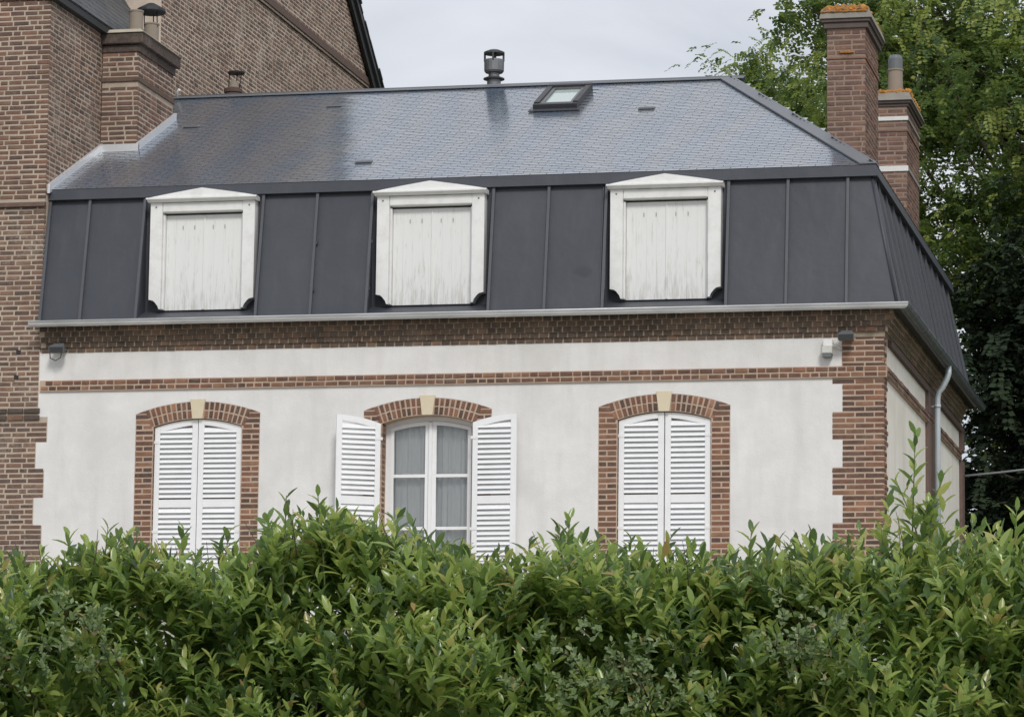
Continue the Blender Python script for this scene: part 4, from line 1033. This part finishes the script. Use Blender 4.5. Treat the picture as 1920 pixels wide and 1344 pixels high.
for _ in range(15):                        # looser tall growth where the hedge meets the house corner
    x = r2.normal(2.30, .27); zt = 3.75+.50*math.exp(-((x-2.25)/.30)**2)
    d = np.array([r2.normal(.3*(x-2.25), .22), r2.normal(-.05, .2), 1.])
    add_shoot(np.array([x, r2.uniform(-17.05, -16.6), zt-r2.uniform(.25, .75)]), d, r2.uniform(.25, .45), int(r2.integers(5, 10)), .12, .19, .05)
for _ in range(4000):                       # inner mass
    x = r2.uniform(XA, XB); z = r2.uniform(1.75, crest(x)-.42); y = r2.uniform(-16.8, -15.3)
    add_shoot(np.array([x, y, z]), r2.normal(0, 1, 3)+np.array([0, -.3, .6]), .4, 10, .14, .19, -.45)  # inner leaves tinted darker, the hedge's shade put into their colour
for k_ in range(3):
    cat = [np.concatenate([a[i] for a in acc[k_]]) for i in range(6)]
    V, Fq, R = batch(TT[k_], TF, cat[0], cat[1], cat[2], cat[3], cat[4], cat[5])
    o = link(bpy.data.objects.new('foliage', np_mesh('foliage', V, Fq, 'laurel_leaf', R, True)), HG); o['kind'] = 'stuff'
# woody stems inside
for i in range(60):
    x = r2.uniform(XA, XB); y = r2.uniform(-16.4, -15.7); z0 = gz(x, y)-.05; p = Vector((x, y, z0)); pts = [p.copy()]
    for k_ in range(5): p = p+Vector((r2.normal(0, .10), r2.normal(0, .08), .36)); pts.append(p.copy())
    stems.tube(pts, [.03, .025, .02, .016, .012, .006], 5)
for i in range(40):                          # bare twig ends poking out of the clipped top
    x = r2.uniform(-4.6, 3.2); y = r2.uniform(-17.2, -16.6); p = Vector((x, y, crest(x)-.25)); q = p+Vector((r2.normal(0, .10), r2.normal(-.05, .08), r2.uniform(.28, .42)))
    stems.tube([p, p.lerp(q, .5)+Vector((.015, 0, 0)), q], [.006, .004, .002], 4)
o = stems.build('stems', 'bark', HG); o['kind'] = 'stuff'
# free-standing shoots above the crest: each with its own leaves
leaf_me = []
for T_ in TT:
    me = np_mesh('leaf', T_, TF, 'laurel_leaf', None, True); leaf_me.append(me)
SHOOTS = [(-2.29, 4.19, .52, .02, 11), (-2.06, 4.20, .50, -.10, 11), (-1.50, 4.06, .40, .06, 10), (-1.62, 4.04, .36, -.1, 9), (-.255, 4.03, .46, .02, 13), (-.33, 3.96, .34, -.2, 9), (-3.68, 3.99, .36, .06, 9),
          (-3.93, 3.92, .32, -.12, 8), (-3.12, 3.97, .38, .0, 10), (-2.77, 3.96, .36, .08, 9), (-1.18, 3.86, .30, .16, 8), (.315, 3.82, .32, .06, 9), (1.07, 3.92, .34, .05, 9), (1.72, 3.84, .32, -.32, 7), (1.66, 3.86, .30, .15, 8),
          (2.215, 4.60, .92, .03, 20), (2.07, 4.28, .58, -.34, 12), (2.42, 4.31, .62, .32, 12), (2.30, 4.12, .46, .14, 10), (2.905, 4.06, .52, .06, 13), (2.80, 3.92, .34, -.25, 8), (2.62, 3.98, .36, .18, 9), (.05, 3.84, .28, .3, 8), (-1.95, 3.98, .30, .3, 8), (-3.55, 3.92, .26, .25, 7), (1.40, 3.84, .26, -.1, 7), (.62, 3.82, .26, .2, 7)]
for (x, zt, ln_, lean, nl) in SHOOTS:
    yb = r2.uniform(-17.05, -16.8); top = Vector((x, yb, zt-.05)); base = top-Vector((lean*ln_*1.2, 0, ln_*1.15)); midp = base.lerp(top, .55)+Vector((-lean*.03, 0, .02))
    m = MB(); m.tube([base-Vector((lean*.1, 0, .2)), base, midp, top], [.008, .007, .005, .003], 5); st = m.build('shoot', 'stem_green', HG)
    pos, X, Y, Z, lns = shoot_leaves(np.array(base), np.array(top-base), (top-base).length, nl, .125, .18, r2)
    for i in range(nl):
        o = bpy.data.objects.new('leaf', leaf_me[int(r2.integers(0, 3))]); COL.objects.link(o); o.parent = st
        R_ = Matrix((X[i], Y[i], Z[i])).transposed().to_4x4()
        o.matrix_basis = Matrix.Translation(Vector(pos[i])-WLD[st]) @ R_ @ Matrix.Diagonal((lns[i], lns[i], lns[i], 1))

# paler small-leaved shrubs growing out through the hedge
SMV = np.array([(0, 0, 0), (-.30, .38, .06), (0, .45, -.02), (.30, .38, .06), (-.22, .78, .0), (0, .85, -.06), (.22, .78, .0), (0, 1.05, -.10)])
SMF = np.array([(0, 2, 1, 1), (0, 3, 2, 2), (1, 2, 5, 4), (2, 3, 6, 5), (4, 5, 7, 7), (5, 6, 7, 7)])
def clean(Fq): return Fq
def shrub(x, y, z, rx, rz, n_, label, ls=.055):
    t = thing('small_leaved_shrub', label, 'shrub', (x, y+.1, gz(x, y)), 'pale shrubs growing through the hedge')
    acc_ = []; m = MB()
    for i in range(n_):
        p = np.array([x+r2.normal(0, rx), y-abs(r2.normal(0, .05)), z+r2.normal(0, rz)])
        d = np.array([r2.normal(0, .5), -r2.uniform(.3, 1), r2.uniform(.1, .9)])
        nl = int(r2.integers(7, 12)); acc_.append(shoot_leaves(p, d, .20, nl, ls*.7, ls*1.2, r2)+(r2.random(nl),))
        if i % 6 == 0: m.tube([Vector(p)+Vector((0, .3, -.1)), Vector(p), Vector(p)+Vector(norm(d))*.2], [.006, .004, .002], 4)
    m.tube([Vector((x, y+.8, gz(x, y+.8)-.05)), Vector((x, y+.75, z-.3)), Vector((x, y+.25, z))], [.02, .014, .006], 5)
    cat = [np.concatenate([a[i] for a in acc_]) for i in range(6)]
    tri = np.array([(0, 2, 1), (0, 3, 2), (1, 2, 5), (1, 5, 4), (2, 3, 6), (2, 6, 5), (4, 5, 7), (5, 6, 7)])
    V, Fq, R = batch(SMV, tri, cat[0], cat[1], cat[2], cat[3], cat[4], cat[5])
    o = link(bpy.data.objects.new('foliage', np_mesh('foliage', V, Fq, 'pale_leaf', R, True)), t); o['kind'] = 'stuff'
    o = m.build('stems', 'bark', t); o['kind'] = 'stuff'; return t
shrub(-3.45, -17.70, 3.05, .16, .14, 34, 'small pale-leaved shrub high in the hedge, below the shutters nearer the brown building')
shrub(.35, -17.72, 2.78, .30, .13, 70, 'wide pale grey-green shrub low in the hedge, below the closed shutters nearer the house corner')
shrub(1.55, -17.70, 3.02, .22, .16, 44, 'pale shrub with brownish tips in the hedge, below the corner floodlight')
shrub(-4.15, -17.66, 2.90, .20, .16, 40, 'pale shrub in the hedge in front of the brown brick building')

# ---------------- trees
DV = np.array([(0, 0, 0), (-.34, .5, .08), (0, 1.0, -.05), (.34, .5, .08)]); DF = np.array([(0, 3, 2, 1)])
def tree(name, label, base, crowns, n_cl, per, ls, mat, trunk_r, group, sp=.42, flat=.6, seed=1):
    r_ = np.random.default_rng(seed); bx_, by_ = base; bz = gz(bx_, by_)
    t = thing(name, label, 'tree', (bx_, by_, bz), group)
    tot = sum(c[3]*c[4]*c[5] for c in crowns); cen = []
    for (cx_, cy_, cz_, rx, ry, rz) in crowns:
        n_ = int(n_cl*rx*ry*rz/tot); d = norm(r_.normal(0, 1, (n_, 3))); rr = r_.random(n_)**.45
        cen.append(np.array([cx_, cy_, cz_])+d*rr[:, None]*np.array([rx, ry, rz]))
    cen = np.concatenate(cen); n_ = len(cen)
    size = r_.uniform(.6, 1.35, n_)
    NL = 14; nf = max(1, per//NL); Fn = n_*nf                     # sprays of paired leaflets, drooping at the tips
    fo = np.repeat(cen, nf, 0)+r_.normal(0, 1, (Fn, 3))*np.array([sp, sp, sp*flat])*np.repeat(size, nf)[:, None]
    cd = norm(r_.normal(0, 1, (n_, 3))*np.array([1, 1, .35])); fd = norm(np.repeat(cd, nf, 0)+r_.normal(0, .55, (Fn, 3)))
    fl_ = r_.uniform(2.6, 4.6, Fn)*ls; dr_ = r_.uniform(.2, .9, Fn)
    tt = (np.arange(NL)//2+.6)/(NL/2); sg = np.where(np.arange(NL) % 2, 1., -1.)
    sidev = norm(np.cross(fd, np.array([0, 0, 1.])))
    pos = fo[:, None]+fd[:, None]*(fl_[:, None]*tt)[..., None]-np.array([0, 0, 1.])*(fl_*dr_)[:, None, None]*(tt**2)[None, :, None]
    tang = fd[:, None]-np.array([0, 0, 2.])*dr_[:, None, None]*tt[None, :, None]
    Y = norm(norm(tang)*.55+sidev[:, None]*sg[None, :, None]*.9+r_.normal(0, .18, (Fn, NL, 3))).reshape(-1, 3)
    Zn = norm(np.cross(np.repeat(sidev, NL, 0), tang.reshape(-1, 3))+r_.normal(0, .25, (Fn*NL, 3))); pos = pos.reshape(-1, 3); N = len(pos)
    X = norm(np.cross(Y, Zn)); Zn = np.cross(X, Y)
    tint = np.clip(np.repeat(np.repeat(r_.normal(.48, .25, n_), nf)+r_.normal(0, .10, Fn), NL)+r_.normal(0, .05, N), 0.01, .99)
    V, Fq, R = batch(DV, DF, pos, X, Y, Zn, r_.uniform(.75, 1.25, N)*ls, tint)
    o = link(bpy.data.objects.new('crown', np_mesh('crown', V, Fq, mat, R)), t)
    cc = np.mean([c[:3] for c in crowns], 0); m = MB(); top = Vector(cc); b0 = Vector((bx_, by_, bz-.1))
    pts = [b0, b0.lerp(top, .35)+Vector((.15, .1, 0)), b0.lerp(top, .7), top]
    m.tube(pts, [trunk_r*1.25, trunk_r, trunk_r*.75, trunk_r*.35], 10); m.build('trunk', 'bark', t)
    m = MB()
    idx = r_.choice(n_, min(n_, 90), replace=False)
    for i in idx:
        e = Vector(cen[i]); f = r_.uniform(.35, 1.); s0 = (b0.lerp(top, f) if e.z > b0.lerp(top, f).z-1.5 else b0.lerp(top, .35))
        mid = s0.lerp(e, .5)+Vector((r_.normal(0, .15), r_.normal(0, .15), .25))
        m.tube([s0, mid, e], [trunk_r*.22, trunk_r*.12, .012], 5, False)
    m.build('limbs', 'bark', t); return t
GT = 'trees standing behind the house'
tree('locust_tree', 'large yellow-green locust tree towering over the chimneys and the house corner', (2.6, 18.5), [(1.2, 18, 14.2, 4.6, 3.6, 3.4), (3.8, 18.5, 11.2, 4.2, 3.4, 3.0), (-.4, 17.5, 10.9, 2.2, 2.2, 2.6), (-1.8, 18.5, 15.4, 2.5, 2.4, 1.9)], 800, 364, .085, 'tree_leaf', .34, GT, sp=.36, flat=.5, seed=3)
tree('garden_tree', 'leafy green tree showing its top over the roof ridge beside the tall chimney', (-5.4, 25), [(-5.35, 25, 16.2, .95, 1.1, 1.0), (-4.4, 25, 15.6, 1.2, 1.3, 1.3), (-5.9, 25, 15.4, .75, 1.1, .9), (-4.3, 25, 13.6, 2.0, 1.8, 2.0)], 330, 300, .07, 'tree_leaf', .2, GT, sp=.26, flat=.7, seed=5)
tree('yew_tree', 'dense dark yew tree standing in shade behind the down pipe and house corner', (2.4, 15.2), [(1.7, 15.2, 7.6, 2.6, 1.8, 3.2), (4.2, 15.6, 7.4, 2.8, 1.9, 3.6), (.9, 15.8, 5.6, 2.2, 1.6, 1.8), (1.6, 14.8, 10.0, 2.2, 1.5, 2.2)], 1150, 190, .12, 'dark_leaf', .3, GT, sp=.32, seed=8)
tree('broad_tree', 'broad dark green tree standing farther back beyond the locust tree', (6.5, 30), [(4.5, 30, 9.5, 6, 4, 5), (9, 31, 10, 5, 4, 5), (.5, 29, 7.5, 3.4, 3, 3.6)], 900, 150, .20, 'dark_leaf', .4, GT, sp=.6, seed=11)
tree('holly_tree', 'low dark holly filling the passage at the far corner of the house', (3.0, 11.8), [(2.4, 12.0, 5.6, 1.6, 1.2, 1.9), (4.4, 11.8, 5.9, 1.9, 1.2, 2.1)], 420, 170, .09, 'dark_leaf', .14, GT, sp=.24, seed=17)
